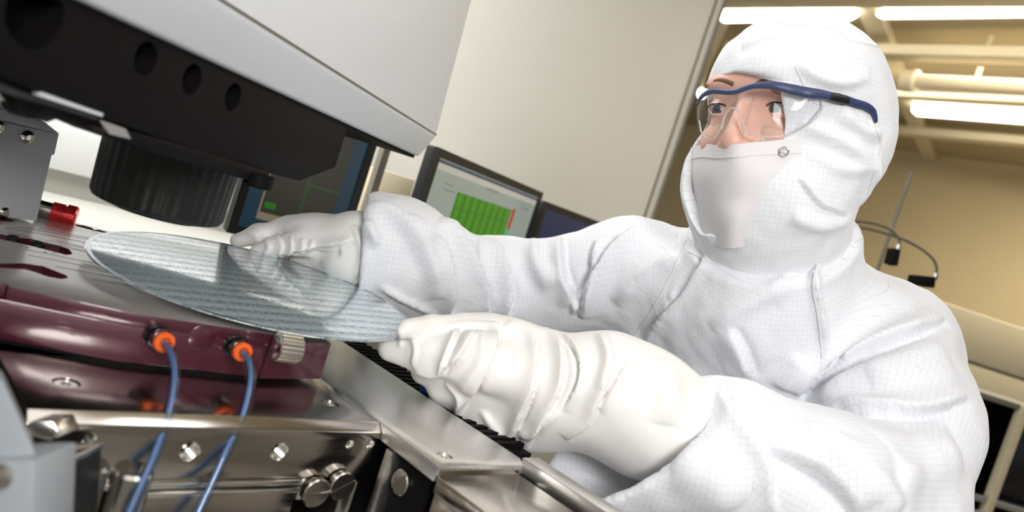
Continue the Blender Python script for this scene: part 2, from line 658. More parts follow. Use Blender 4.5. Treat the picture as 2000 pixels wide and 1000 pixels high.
# ------------------------------------------------------------------ cloth, latex and skin
def cloth_mat(name, col, line=0.24, pitch=0.0054, lw=0.07, bump=0.3, rough=0.75):
    m = bpy.data.materials.new(name); m.use_nodes = True
    nt = m.node_tree; b = nt.nodes['Principled BSDF']; L = nt.links.new
    b.inputs['Roughness'].default_value = rough
    b.inputs['Specular IOR Level'].default_value = 0.25
    b.inputs['Sheen Weight'].default_value = 0.25
    uv = nt.nodes.new('ShaderNodeUVMap'); uv.uv_map = 'weave'
    sp = nt.nodes.new('ShaderNodeSeparateXYZ'); L(uv.outputs[0], sp.inputs[0])
    fs = []
    for k in (0, 1):
        mu = nt.nodes.new('ShaderNodeMath'); mu.operation = 'MULTIPLY'; mu.inputs[1].default_value = 1 / pitch
        L(sp.outputs[k], mu.inputs[0])
        fr = nt.nodes.new('ShaderNodeMath'); fr.operation = 'FRACT'; L(mu.outputs[0], fr.inputs[0])
        lt = nt.nodes.new('ShaderNodeMath'); lt.operation = 'LESS_THAN'; lt.inputs[1].default_value = lw
        L(fr.outputs[0], lt.inputs[0]); fs.append(lt)
    mx = nt.nodes.new('ShaderNodeMath'); mx.operation = 'MAXIMUM'
    L(fs[0].outputs[0], mx.inputs[0]); L(fs[1].outputs[0], mx.inputs[1])
    am = nt.nodes.new('ShaderNodeMath'); am.operation = 'MULTIPLY'; am.inputs[1].default_value = line
    L(mx.outputs[0], am.inputs[0])
    mc = nt.nodes.new('ShaderNodeMix'); mc.data_type = 'RGBA'
    mc.inputs[6].default_value = (*col, 1); mc.inputs[7].default_value = (0.25, 0.27, 0.33, 1)
    L(am.outputs[0], mc.inputs[0]); L(mc.outputs[2], b.inputs['Base Color'])
    tc = nt.nodes.new('ShaderNodeTexCoord')
    n = nt.nodes.new('ShaderNodeTexNoise'); n.inputs['Scale'].default_value = 32; n.inputs['Detail'].default_value = 5; n.inputs['Distortion'].default_value = 0.8
    L(tc.outputs['Object'], n.inputs['Vector'])
    bp = nt.nodes.new('ShaderNodeBump'); bp.inputs['Strength'].default_value = bump; bp.inputs['Distance'].default_value = 0.007
    L(n.outputs['Fac'], bp.inputs['Height']); L(bp.outputs[0], b.inputs['Normal'])
    return m


M['cloth'] = cloth_mat('white_cleanroom_fabric', (0.82, 0.83, 0.87))
M['hoodcloth'] = cloth_mat('white_hood_fabric', (0.84, 0.85, 0.88), line=0.22, bump=0.22)
M['maskcloth'] = mat('white_mask_fabric', (0.78, 0.75, 0.76), 0.8, bump=0.15, bscale=120)
M['plaincloth'] = mat('white_collar_cloth', (0.82, 0.83, 0.86), 0.8, bump=0.3, bscale=60)
M['latex'] = mat('white_latex', (0.88, 0.865, 0.84), 0.42, sub=0.15, bump=0.35, bscale=60)
M['skin'] = mat('skin', (0.78, 0.45, 0.35), 0.42, sub=0.25, noise=0.12, nscale=60, bump=0.1, bscale=500)
M['brow'] = mat('eyebrow_hair', (0.16, 0.075, 0.045), 0.7)
M['eyewhite'] = mat('eye_white', (0.70, 0.66, 0.64), 0.12)
M['iris'] = mat('iris', (0.045, 0.055, 0.06), 0.1, coat=1)
M['pupil'] = mat('pupil', (0.005, 0.005, 0.005), 0.08, coat=1)
M['navy'] = mat('navy_rubbery_frame', (0.035, 0.05, 0.13), 0.42)
M['hinge'] = mat('black_hinge', (0.01, 0.01, 0.012), 0.3)
M['snap'] = mat('snap_metal', (0.75, 0.75, 0.76), 0.25, metal=0.8)
def clear_mat(name, ior, tint=(1, 1, 1), rough=0.0):
    m = bpy.data.materials.new(name); m.use_nodes = True
    nt = m.node_tree
    for n_ in list(nt.nodes):
        if n_.type == 'BSDF_PRINCIPLED': nt.nodes.remove(n_)
    out = [n_ for n_ in nt.nodes if n_.type == 'OUTPUT_MATERIAL'][0]
    tr = nt.nodes.new('ShaderNodeBsdfTransparent'); tr.inputs[0].default_value = (*tint, 1)
    gl = nt.nodes.new('ShaderNodeBsdfGlossy'); gl.inputs['Roughness'].default_value = rough
    fr = nt.nodes.new('ShaderNodeFresnel'); fr.inputs[0].default_value = ior
    mx = nt.nodes.new('ShaderNodeMixShader')
    ge = nt.nodes.new('ShaderNodeNewGeometry')
    iv = nt.nodes.new('ShaderNodeMath'); iv.operation = 'SUBTRACT'; iv.inputs[0].default_value = 1
    nt.links.new(ge.outputs['Backfacing'], iv.inputs[1])
    mf = nt.nodes.new('ShaderNodeMath'); mf.operation = 'MULTIPLY'
    nt.links.new(fr.outputs[0], mf.inputs[0]); nt.links.new(iv.outputs[0], mf.inputs[1])
    nt.links.new(mf.outputs[0], mx.inputs[0]); nt.links.new(tr.outputs[0], mx.inputs[1]); nt.links.new(gl.outputs[0], mx.inputs[2])
    nt.links.new(mx.outputs[0], out.inputs['Surface'])
    return m
M['lens'] = clear_mat('clear_polycarbonate', 1.28, (0.985, 0.985, 0.99), 0.02)

# ------------------------------------------------------------------ the person's frame
EYE = P(1456, 208, 0.785)                        # midpoint between the eyes
hf = -FWD * 0.743 - CX * 0.669 + CY * 0.06; hf /= np.linalg.norm(hf)
hu = CY + CX * 0.16; hu -= hf * np.dot(hu, hf); hu /= np.linalg.norm(hu)
hr = np.cross(hu, hf)
if np.dot(hr, CX) < 0: hr = -hr
HX = np.array([hr, hu, hf])
def hl(x, y, z):                                  # head-local (right in picture, up, forward) to room
    return EYE + hr * x + hu * y + hf * z
def HZ(px, py, z):                                # pixel on the head plane "z forward"
    return onplane(px, py, EYE + hf * z, hf)
def HXp(px, py, x):
    return onplane(px, py, EYE + hr * x, hr)
def toh(p): return (np.asarray(p) - EYE) @ HX.T

hip = P(1330, 1150, 1.02)
PERSON = thing('person', (hip[0], hip[1], 0), 'person in white hooded cleanroom coverall, face mask and clear safety glasses holding the wafer', 'person')

NECK = P(1520, 475, 0.90)
RSH = P(1235, 530, 1.00); LSH = P(1735, 690, 0.90)
REL = P(985, 560, 1.03); RWR = P(735, 490, 0.915)
LEL = P(1700, 985, 0.77); LWR = P(1300, 850, 0.72)
CHEST = P(1480, 690, 0.985)
sx = (LSH - RSH); sx /= np.linalg.norm(sx)
ff = np.cross(sx, UP); ff /= np.linalg.norm(ff)
if np.dot(ff, FWD) > 0: ff = -ff
uu = np.cross(ff, sx)
if uu[2] < 0: uu = -uu
TX = np.array([sx, ff, uu])
HIP = np.array([hip[0], hip[1], 0.86])

# ---------------- body: one continuous figure under the clothes
def body_sdf():
    head = union([
        ell(hl(0.004, 0.030, -0.090), HX, (0.070, 0.076, 0.088)),
        ell(hl(0, -0.035, -0.050), HX, (0.054, 0.070, 0.052)),
        ell(hl(0, -0.085, -0.025), HX, (0.035, 0.028, 0.035)),
        ell(hl(-0.033, -0.036, -0.022), HX, (0.020, 0.020, 0.020)),
        ell(hl(0.030, -0.036, -0.026), HX, (0.020, 0.020, 0.020)),
        ell(hl(0, 0.026, -0.008), HX, (0.052, 0.014, 0.016)),
    ], 0.022)
    sock = union([ell(hl(s * 0.032, 0.0, 0.010), HX, (0.017, 0.012, 0.014)) for s in (-1, 1)], 0.002)
    head = minus(head, sock, 0.012)
    lids = []
    for s in (-1, 1):
        c = hl(s * 0.0315, 0.0, -0.012)
        sh = ell(c, HX, (0.0142, 0.0135, 0.0140))
        slit = ell(hl(s * 0.0325, -0.0022, 0.004), HX, (0.0145, 0.0042, 0.016))
        lids.append(minus(sh, slit, 0.0015))
    head = union([head] + lids, 0.004)
    nose = union([cone(hl(0, 0.006, 0.000), hl(0, -0.034, 0.018), 0.0075, 0.0095),
                  ell(hl(0, -0.040, 0.016), HX, (0.0125, 0.0105, 0.0115)),
                  ell(hl(-0.0125, -0.043, 0.007), HX, (0.0075, 0.0075, 0.010)),
                  ell(hl(0.0125, -0.043, 0.007), HX, (0.0075, 0.0075, 0.010))], 0.006)
    head = union([head, nose], 0.007)
    nos = union([ell(hl(s * 0.0065, -0.052, 0.012), HX, (0.0035, 0.0045, 0.0055)) for s in (-1, 1)], 0.001)
    head = minus(head, nos, 0.002)
    lips = union([ell(hl(0, -0.068, 0.004), HX, (0.022, 0.005, 0.007)), ell(hl(0, -0.076, 0.003), HX, (0.019, 0.006, 0.007))], 0.001)
    head = union([head, lips], 0.003)
    for s in (-1, 1):
        head = union([head, ell(hl(s * 0.072, -0.01, -0.085), HX, (0.008, 0.028, 0.017))], 0.004)
    return union([head, cone(hl(0, -0.06, -0.085), NECK + ff * 0.012 - UP * 0.05, 0.05, 0.046)], 0.02)
def torso_sdf():
    t = union([ell(CHEST - UP * 0.04 + ff * 0.01, TX, (0.125, 0.065, 0.14)), ell(HIP, TX, (0.14, 0.085, 0.11)),
               cone(CHEST, HIP, 0.085, 0.085), cone(NECK + ff * 0.012 - UP * 0.02, CHEST + ff * 0.01, 0.045, 0.055)], 0.04)
    arms = [chain([LSH - sx * 0.02, LEL, LWR], [0.045, 0.034, 0.026], 0.02), chain([RSH + sx * 0.02, REL, RWR], [0.045, 0.034, 0.026], 0.02)]
    legs = []
    for s in (-1, 1):
        hp = HIP + sx * s * 0.085
        kn = hp + np.array([0, 0, -0.40]) + ff * 0.02; an = np.array([hp[0], hp[1], 0.09])
        legs.append(chain([hp, kn, an], [0.075, 0.05, 0.035], 0.02))
    return union([t] + arms + legs, 0.03)
bf = union([body_sdf(), torso_sdf()], 0.02)
p1, f1 = nets(body_sdf(), hl(0, 0, 0) + np.array([-0.14, -0.05, -0.20]) , hl(0, 0, 0) + np.array([0.20, 0.26, 0.17]), 0.0016)
p2, f2 = nets(bf, (min(RWR[0], LWR[0]) - 0.06, 0.55, 0.02), (0.75, 1.3, 1.32), 0.012)
body = mesh_np('body', np.concatenate([p1, p2]), np.concatenate([f1, f2 + len(p1)]), M['skin'], PERSON)

# eyes
for s in (-1, 1):
    c = hl(s * 0.0315, 0.0, -0.012)
    look = hf * 1.0 - hu * 0.32 - hr * 0.12; look /= np.linalg.norm(look)
    bm = bmesh.new()
    bmesh.ops.create_uvsphere(bm, u_segments=32, v_segments=24, radius=0.0122, matrix=Matrix.Translation(V(c)))
    e = bm_obj('eye', bm, M['eyewhite'], PERSON, ang=180)
    ir = lathe('iris', c + look * 0.0103, look, [(0, 0.0060), (0.0013, 0.0058), (0.0021, 0.0040), (0.0025, 0.002)], M['iris'], e, n=28, ang=80)
    pu = lathe('pupil', c + look * 0.0121, look, [(0, 0.0026), (0.0006, 0.0025)], M['pupil'], e, n=20)
    for o_ in (ir, pu): o_.matrix_parent_inverse = Matrix.Identity(4)
    # lashes: upper lash line
    arc = [hl(s * (0.0325) + 0.0128 * math.cos(a), -0.0020 + 0.0052 * math.sin(a), -0.0004 + 0.003 * math.sin(a) - abs(math.cos(a)) ** 2 * 0.0045) for a in np.linspace(0.15, math.pi - 0.15, 14)]
    tube('eyelash', arc, 0.0010, M['pupil'], PERSON, n=6)
    bw = [hl(s * (0.012 + 0.040 * t), 0.0215 + 0.008 * math.sin(t * 2.6) - 0.004 * t, 0.008 - 0.013 * t * t) for t in np.linspace(0, 1, 12)]
    tube('eyebrow', bw, [0.0028 * (1 - 0.65 * t) for t in np.linspace(0, 1, 12)], M['brow'], PERSON, n=8, flat=0.5, flatdir=hu)

# ---------------- hood
def hood_sdf():
    shell = union([
        ell(hl(0.014, 0.030, -0.094), HX, (0.094, 0.086, 0.112)),
        ell(hl(0.000, -0.070, -0.068), HX, (0.092, 0.080, 0.078)),
        ell(hl(0.030, -0.020, -0.115), HX, (0.078, 0.075, 0.085)),
        cone(hl(0.0, -0.095, -0.085), NECK - UP * 0.02, 0.080, 0.088),
    ], 0.03)
    return shell
def hood_opening(p):
    q = (p - f32(EYE)) @ f32(HX).T
    # rounded face opening in head coordinates, carved from in front back past the cheeks
    x = q[:, 0]; y = q[:, 1]; z = q[:, 2]
    top = 0.031 - 4.0 * (x + 0.008) ** 2
    xr = np.interp(y, [-0.135, -0.111, -0.090, -0.072, -0.045], [-0.004, 0.016, 0.026, 0.032, 0.0400])
    xl = np.interp(y, [-0.135, -0.120, -0.090, -0.05, 0.0], [-0.034, -0.046, -0.060, -0.066, -0.066]) - 0.35 * np.clip(z + 0.04, 0, 1)
    d1 = np.maximum(x - xr, xl - x)
    d2 = y - top
    d3 = -0.133 - y
    d4 = -0.050 - z - 0.2 * np.abs(x)
    return np.maximum(np.maximum(d1 * 0.85, d2), np.maximum(d3, d4))
hs = hood_sdf()
ho = minus(hs, hood_opening, 0.003)
hc = hl(0, 0, 0)
ph, fh = nets(ho, hc + np.array([-0.20, -0.10, -0.36]), hc + np.array([0.27, 0.34, 0.22]), 0.0022)
ph = relax(ph, fh, 1)
HOOD_FOLDS = [
    ([(1552, 120), (1600, 150), (1650, 160), (1700, 150)], 0.006, 0.003),
    ([(1560, 240), (1620, 265), (1680, 300), (1710, 350)], 0.008, 0.004),
    ([(1575, 300), (1640, 330), (1700, 330)], 0.007, 0.003),
    ([(1560, 350), (1600, 400), (1650, 420)], 0.007, 0.003, (1, -1)),
    ([(1350, 300), (1345, 370), (1375, 440)], 0.005, 0.003),
    ([(1700, 235), (1715, 290), (1700, 350), (1680, 400)], 0.005, 0.004, (-1, 0)),
    ([(1545, 420), (1600, 440), (1660, 430)], 0.008, 0.004),
    ([(1450, 90), (1490, 70), (1530, 60)], 0.010, 0.002),
    ([(1640, 215), (1680, 250), (1712, 262)], 0.008, 0.004),
]
ph = lumps(ph, fh, 0.0012, 60, 3)
ph = lumps(ph, fh, 0.0005, 150, 13)
ph = folds(ph, fh, HOOD_FOLDS)
uvh = uv_limbs(ph, fh, [([hl(0, 0.16, -0.09), hl(0, 0, -0.085), hl(0, -0.09, -0.085), NECK - UP * 0.1], [0.10, 0.1, 0.085, 0.088], -hf)])
hood = mesh_np('hood', ph, fh, M['hoodcloth'], PERSON, uvh)
hb = bvh_of(ph, fh)
def seam(name, pl, r, m, parent, bvh, lift=0.0001, n=6, step=6, dash=None):
    pts = [cast(bvh, *q[:2]) for q in catmull([(x, y, 0) for x, y in pl], step)]
    pts = [p for p in pts if p is not None]
    if len(pts) < 2: return None
    out = []
    for p in pts:
        d = CAM - p; d /= np.linalg.norm(d)
        out.append(p + d * lift)
    return tube(name, out, r, m, parent, n=n)
hs_ = seam('seam', [(1500, 32), (1540, 50), (1560, 48), (1610, 50), (1660, 78), (1700, 88), (1735, 98)], 0.0010, M['maskcloth'], hood, hb)
seam('seam', [(1553, 130), (1590, 200), (1640, 205), (1690, 222), (1715, 262), (1718, 300), (1700, 360), (1690, 400)], 0.0007, M['maskcloth'], hood, hb)
seam('seam', [(1388, 160), (1410, 150), (1460, 147), (1510, 156), (1550, 166)], 0.0011, M['maskcloth'], hood, hb)

# ---------------- mask: a stitched cloth patch hanging from the nose to the collar
def grid_patch(rows, nu=6, nv=6):
    R1 = [catmull(r, nu) for r in rows]
    cols = [catmull([R1[j][i] for j in range(len(R1))], nv) for i in range(len(R1[0]))]
    return cols
def patch_obj(name, cols, m, parent, thick=0.0012):
    bm = bmesh.new()
    vs = [[bm.verts.new(V(p)) for p in c] for c in cols]
    for i in range(len(vs) - 1):
        for j in range(len(vs[0]) - 1):
            bm.faces.new((vs[i][j], vs[i + 1][j], vs[i + 1][j + 1], vs[i][j + 1]))
    bmesh.ops.recalc_face_normals(bm, faces=bm.faces)
    bmesh.ops.solidify(bm, geom=bm.faces, thickness=thick)
    return bm_obj(name, bm, m, parent, ang=60)
rows = [
    [HZ(1352, 290, -0.040), HZ(1376, 282, -0.010), HZ(1404, 284, 0.012), HZ(1438, 282, 0.0255), HZ(1480, 278, 0.012), HZ(1522, 274, -0.001), HZ(1566, 271, -0.016)],
    [HZ(1348, 312, -0.038), HZ(1372, 308, -0.006), HZ(1402, 310, 0.014), HZ(1436, 308, 0.0245), HZ(1478, 304, 0.014), HZ(1520, 302, 0.000), HZ(1566, 300, -0.015)],
    [HZ(1346, 345, -0.036), HZ(1368, 345, -0.006), HZ(1398, 345, 0.013), HZ(1434, 344, 0.020), HZ(1476, 343, 0.014), HZ(1520, 342, -0.001), HZ(1566, 344, -0.017)],
    [HZ(1352, 385, -0.038), HZ(1372, 385, -0.012), HZ(1400, 388, 0.006), HZ(1436, 388, 0.012), HZ(1472, 388, 0.007), HZ(1512, 388, -0.006), HZ(1556, 394, -0.022)],
    [HZ(1362, 425, -0.040), HZ(1378, 425, -0.020), HZ(1400, 428, -0.002), HZ(1430, 430, 0.008), HZ(1464, 428, 0.000), HZ(1500, 426, -0.014), HZ(1536, 432, -0.030)],
    [HZ(1368, 476, -0.044), HZ(1382, 476, -0.030), HZ(1402, 480, -0.018), HZ(1428, 484, -0.010), HZ(1454, 480, -0.016), HZ(1482, 478, -0.028), HZ(1510, 478, -0.040)],
]
mask = patch_obj('face_mask', grid_patch(rows), M['maskcloth'], PERSON)
band = [grid_patch([[p + hf * 0.0012 for p in rows[0]], [p + hf * 0.0012 for p in rows[1]]], 6, 4)]
bo = patch_obj('mask_band', band[0], M['maskcloth'], mask, 0.0012)
sc0 = HZ(1530, 295, -0.014)
for q, zz in (((1531, 296), 0.0005),):
    c = HZ(*q, zz)
    lathe('snap_button', c, hf * 0.8 + hr * 0.4, [(0, 0.0052), (0.0012, 0.0050), (0.0022, 0.0036), (0.0016, 0.0024), (0.0024, 0.0018)], M['snap'], mask, n=24)

# ---------------- safety glasses
def onhood(x, y, off=0.004):
    p = cast(hb, x, y)
    if p is None: p = HXp(x, y, 0.1)
    d = CAM - p
    return p + d / np.linalg.norm(d) * off
SG = None
M['lensedge'] = mat('lens_edge', (0.9, 0.92, 0.93), 0.08, trans=0.75, ior=1.3)
bar = [HZ(1362, 203, 0.004), HZ(1372, 187, 0.016), HZ(1392, 178, 0.024), HZ(1420, 180, 0.029), HZ(1440, 178, 0.030), HZ(1470, 168, 0.029), HZ(1510, 167, 0.024), HZ(1545, 174, 0.014), onhood(1578, 181, 0.008), onhood(1606, 184, 0.006), onhood(1634, 191, 0.005)]
brs = [0.0026, 0.0030, 0.0030, 0.0028, 0.0028, 0.0032, 0.0040, 0.0052, 0.0054, 0.0046, 0.0036]
bs = catmull(bar, 5); rr = np.interp(np.linspace(0, 1, len(bs)), np.linspace(0, 1, len(brs)), brs)
SG = tube('safety_glasses', bs, list(rr), M['navy'], PERSON, n=12, flat=0.62, flatdir=hu)
arm = [onhood(1650, 194), onhood(1670, 201), onhood(1690, 207), onhood(1704, 216), onhood(1709, 226), onhood(1711, 238, 0.001)]
tube('temple', catmull(arm, 5), list(np.interp(np.linspace(0, 1, 26), [0, .5, 1], [0.0042, 0.0040, 0.0024])), M['navy'], SG, n=12, flat=0.6, flatdir=hu)
hg = tube('hinge', [onhood(1620, 188, 0.005), onhood(1638, 192, 0.005), onhood(1656, 197, 0.005)], [0.0042, 0.0048, 0.0042], M['hinge'], SG, n=10, flat=0.8, flatdir=hu)
def lens_rows(top, bot, bulge, n=5):
    rws = []
    for k in range(n + 1):
        t = k / n
        rws.append([np.asarray(a) * (1 - t) + np.asarray(b) * t + hf * bulge * math.sin(math.pi * t) for a, b in zip(top, bot)])
    return rws
topL = [HZ(1366, 203, 0.003), HZ(1376, 188, 0.016), HZ(1394, 181, 0.024), HZ(1420, 184, 0.029), HZ(1440, 182, 0.030), HZ(1470, 172, 0.029), HZ(1510, 172, 0.023), HZ(1545, 180, 0.011), onhood(1578, 188, 0.006), onhood(1604, 192, 0.003)]
botL = [HZ(1366, 236, 0.003), HZ(1372, 262, 0.014), HZ(1392, 272, 0.022), HZ(1408, 250, 0.027), HZ(1432, 212, 0.031), HZ(1462, 262, 0.028), HZ(1505, 268, 0.019), HZ(1548, 260, 0.006), onhood(1580, 240, 0.005), onhood(1604, 212, 0.003)]
lens = patch_obj('lens', grid_patch(lens_rows(topL, botL, 0.002), 4, 3), M['lens'], SG, 0.0018)
edge_pts = [np.asarray(q) for q in botL]
tube('lens_rim', catmull(edge_pts[:4], 5), 0.0007, M['lensedge'], SG, n=8)
tube('lens_rim', catmull(edge_pts[5:], 5), 0.0007, M['lensedge'], SG, n=8)
tube('lens_rim', catmull([onhood(1606, 196, .004), onhood(1604, 214, .003), onhood(1588, 236, .004), botL[7]], 5), 0.0008, M['lensedge'], SG, n=8)
rim = [HZ(1408, 252, 0.028), HZ(1418, 222, 0.030), HZ(1432, 211, 0.032), HZ(1447, 222, 0.031), HZ(1454, 248, 0.029), HZ(1464, 265, 0.027)]
tube('nose_bridge', catmull(rim, 6), 0.0011, M['lensedge'], SG, n=8)
lathe('rivet', HZ(1452, 259, 0.029), hf, [(0, 0.0012), (0.0012, 0.0010)], M['snap'], SG, n=12)

# ---------------- coverall
CUFF_N = None
Lc = [LSH, LSH * 0.5 + LEL * 0.5 + CX * 0.016, LEL, P(1580, 985, 0.72), P(1420, 895, 0.715), P(1320, 885, 0.715), P(1130, 850, 0.715)]
Lr = [0.076, 0.082, 0.080, 0.084, 0.066, 0.068, 0.074]
Rc = [RSH, P(1110, 555, 1.02), REL, P(850, 530, 0.97), P(770, 500, 0.925), P(690, 485, 0.90)]
Rr = [0.064, 0.060, 0.061, 0.058, 0.066, 0.064]
cuffL_p = P(1275, 850, 0.70)
cuffL_n = -CX * 0.58 + CY * 0.81; cuffL_n /= np.linalg.norm(cuffL_n)
cuffL_n = cuffL_n - FWD * 0.25; cuffL_n /= np.linalg.norm(cuffL_n)
cuffR_p = P(712, 480, 0.90)
cuffR_n = -CX * 0.98 + CY * 0.1 - FWD * 0.15; cuffR_n /= np.linalg.norm(cuffR_n)
NKA = NECK - UP * 0.035
def coverall_sdf():
    t = union([
        ell(CHEST - UP * 0.02 - ff * 0.01, TX, (0.175, 0.13, 0.19)),
        ell(CHEST - UP * 0.16, TX, (0.185, 0.14, 0.22)),
        ell(HIP, TX, (0.19, 0.145, 0.17)),
        cone(NECK - UP * 0.05, CHEST + UP * 0.02, 0.084, 0.12),
        cone(NECK - UP * 0.085, LSH - sx * 0.01, 0.078, 0.074),
        cone(NECK - UP * 0.085, RSH, 0.075, 0.062),
    ], 0.05)
    sl = chain(Lc, Lr, 0.03)
    sl = inter(sl, plane(cuffL_p, cuffL_n), 0.003)
    cavL2 = lambda p: np.maximum(chain([P(1420, 895, .715), P(1320, 885, 0.715), P(1100, 842, 0.715)], [0.046, 0.058, 0.064], 0.01)(p), -9)
    sl = minus(sl, cavL2, 0.003)
    sr = chain(Rc, Rr, 0.03)
    sr = inter(sr, plane(cuffR_p, cuffR_n), 0.003)
    sr = minus(sr, chain([P(790, 500, 0.925), P(740, 492, 0.91), P(600, 475, 0.89)], [0.035, 0.050, 0.056], 0.01), 0.003)
    cax = hl(0, -0.05, -0.08) - NKA; cax /= np.linalg.norm(cax)
    c0_ = NKA + cax * -0.03 + ff * 0.006; c1_ = NKA + cax * 0.10 + ff * 0.010
    t2 = inter(cone(c0_, c1_, 0.100, 0.0905), plane(NKA + cax * 0.052, cax + ff * 0.22), 0.002)
    legs = []
    for s in (-1, 1):
        hp = HIP + sx * s * 0.09 - UP * 0.05
        kn = hp + np.array([0, 0, -0.36]) + ff * 0.02; an = np.array([hp[0], hp[1], 0.12])
        legs.append(chain([hp, kn, an], [0.105, 0.085, 0.07], 0.02))
    allf = union([union([t, t2], 0.012)] + legs, 0.04)
    allf = union([allf, sr], 0.035)
    return union([allf, sl], 0.028)
cf = coverall_sdf()
pc, fc = nets(cf, (-0.32, 0.50, 0.06), (0.80, 1.38, 1.42), 0.0036)
pc = relax(pc, fc, 2)
BODY_FOLDS = [
    # left sleeve: the long lapped folds that run from the armpit over the upper arm
    ([(1560, 775), (1610, 735), (1690, 690), (1780, 655), (1862, 618)], 0.011, 0.0075, (-0.2, -1)),
    ([(1600, 765), (1680, 735), (1780, 700), (1868, 668)], 0.014, 0.0045),
    ([(1600, 790), (1700, 803), (1810, 806), (1890, 780)], 0.011, 0.0060, (0.0, -1)),
    ([(1700, 745), (1780, 735), (1860, 715)], 0.016, 0.0030),
    ([(1560, 850), (1640, 900), (1720, 960), (1740, 1010)], 0.016, 0.0050),
    ([(1500, 880), (1580, 920), (1640, 970), (1665, 1010)], 0.013, 0.0050, (0.3, -1)),
    ([(1410, 762), (1440, 815), (1500, 900), (1515, 1000)], 0.0055, 0.0040, (-1, 0.2)),
    ([(1545, 830), (1590, 860), (1660, 880), (1740, 900)], 0.016, 0.0040),
    ([(1720, 860), (1790, 870), (1860, 860)], 0.018, 0.0040),
    ([(1750, 930), (1810, 915), (1870, 890)], 0.016, 0.0040),
    ([(1300, 900), (1380, 930), (1440, 990)], 0.020, 0.0040),
    # front of the chest
    ([(1600, 505), (1590, 560), (1602, 620), (1612, 690)], 0.0045, 0.0035),
    ([(1560, 520), (1520, 560), (1450, 600), (1390, 640)], 0.010, 0.003),
    ([(1385, 480), (1345, 560), (1290, 620), (1262, 665)], 0.006, 0.0035, (1, 0)),
    ([(1570, 700), (1530, 750), (1500, 790)], 0.010, 0.004),
    ([(1430, 640), (1460, 700), (1475, 760)], 0.010, 0.004, (-1, 0)),
    ([(1330, 500), (1270, 530), (1200, 590)], 0.010, 0.005),
    # right sleeve: crumples between the shoulder and the cuff
    ([(1165, 470), (1150, 540), (1110, 610)], 0.008, 0.006, (1, 0)),
    ([(1100, 465), (1105, 530), (1130, 600)], 0.009, 0.006, (-1, 0)),
    ([(1245, 440), (1190, 490), (1150, 560), (1130, 620)], 0.008, 0.006, (1, 0.2)),
    ([(960, 470), (985, 520), (1000, 570), (990, 620)], 0.009, 0.008, (-1, 0)),
    ([(880, 450), (920, 510), (945, 570), (950, 615)], 0.009, 0.009, (-1, 0)),
    ([(800, 420), (850, 470), (875, 540), (880, 615)], 0.008, 0.009, (-1, 0)),
    ([(1040, 470), (1050, 520), (1080, 560)], 0.012, 0.006),
    ([(720, 400), (780, 430), (830, 500), (850, 580)], 0.010, 0.006),
    ([(690, 410), (720, 440), (735, 480)], 0.006, 0.005),
    ([(860, 430), (905, 470), (930, 480)], 0.012, 0.006),
    ([(745, 560), (800, 590), (850, 612)], 0.004, 0.002),
]
def puckers(pl, n, ln, wd, ht, ang=0.0):
    out = []; q = catmull([(x, y, 0) for x, y in pl], 12)
    for i in range(n):
        k = int((i + 0.5) / n * (len(q) - 1)); p = q[k]; t = q[min(k + 1, len(q) - 1)] - q[k - 1]; t /= np.linalg.norm(t)
        nn = np.array([-t[1], t[0], 0]) * math.cos(ang) + t * math.sin(ang)
        l = ln * random.uniform(0.6, 1.3)
        out.append(([tuple((p - nn * l)[:2]), tuple((p + nn * l)[:2])], wd, ht * random.uniform(0.5, 1.2)))
    return out
BODY_FOLDS += puckers([(1598, 505), (1588, 560), (1598, 620), (1606, 700)], 20, 9, 0.0030, 0.0016, 0.5)
BODY_FOLDS += puckers([(1320, 570), (1290, 620), (1262, 665)], 10, 9, 0.0030, 0.0016, -0.4)
BODY_FOLDS += puckers([(745, 560), (800, 590), (850, 612)], 12, 6, 0.0030, 0.0012)
pc = lumps(pc, fc, 0.0024, 38, 5)
pc = lumps(pc, fc, 0.0007, 110, 15)
pc = folds(pc, fc, BODY_FOLDS, gain=2.4)
pc = relax(pc, fc, 1, 0.4)
uvc = uv_limbs(pc, fc, [(Lc, Lr, -FWD + CY), (Rc, Rr, -FWD), ([NECK, CHEST, HIP, HIP - UP * 0.8], [0.11, 0.17, 0.17, 0.12], -ff)])
coverall = mesh_np('coverall', pc, fc, M['cloth'], PERSON, uvc)
cb = bvh_of(pc, fc)
# collar edge and snap
seam('seam', [(1345, 492), (1400, 515), (1470, 522), (1560, 512), (1640, 490), (1685, 465)], 0.0009, M['maskcloth'], coverall, cb, step=8, lift=0.0003)
sp_c = cast(cb, 1366, 478)
if sp_c is not None:
    dn = CAM - sp_c; dn /= np.linalg.norm(dn)
    dn = dn * 0.6 + ff * 0.5; dn /= np.linalg.norm(dn)
    lathe('snap', sp_c, dn, [(0, 0.0056), (0.0009, 0.0054), (0.0009, 0.0042), (0.0003, 0.004)], M['snap'], coverall, n=24)
# placket, raglan seam, cuff stitching
for pl in ([(1598, 505), (1588, 560), (1598, 620), (1606, 700)], [(1340, 470), (1310, 540), (1270, 610), (1235, 660)]):
    seam('seam', pl, 0.0009, M['maskcloth'], coverall, cb, step=8, lift=0.0002)

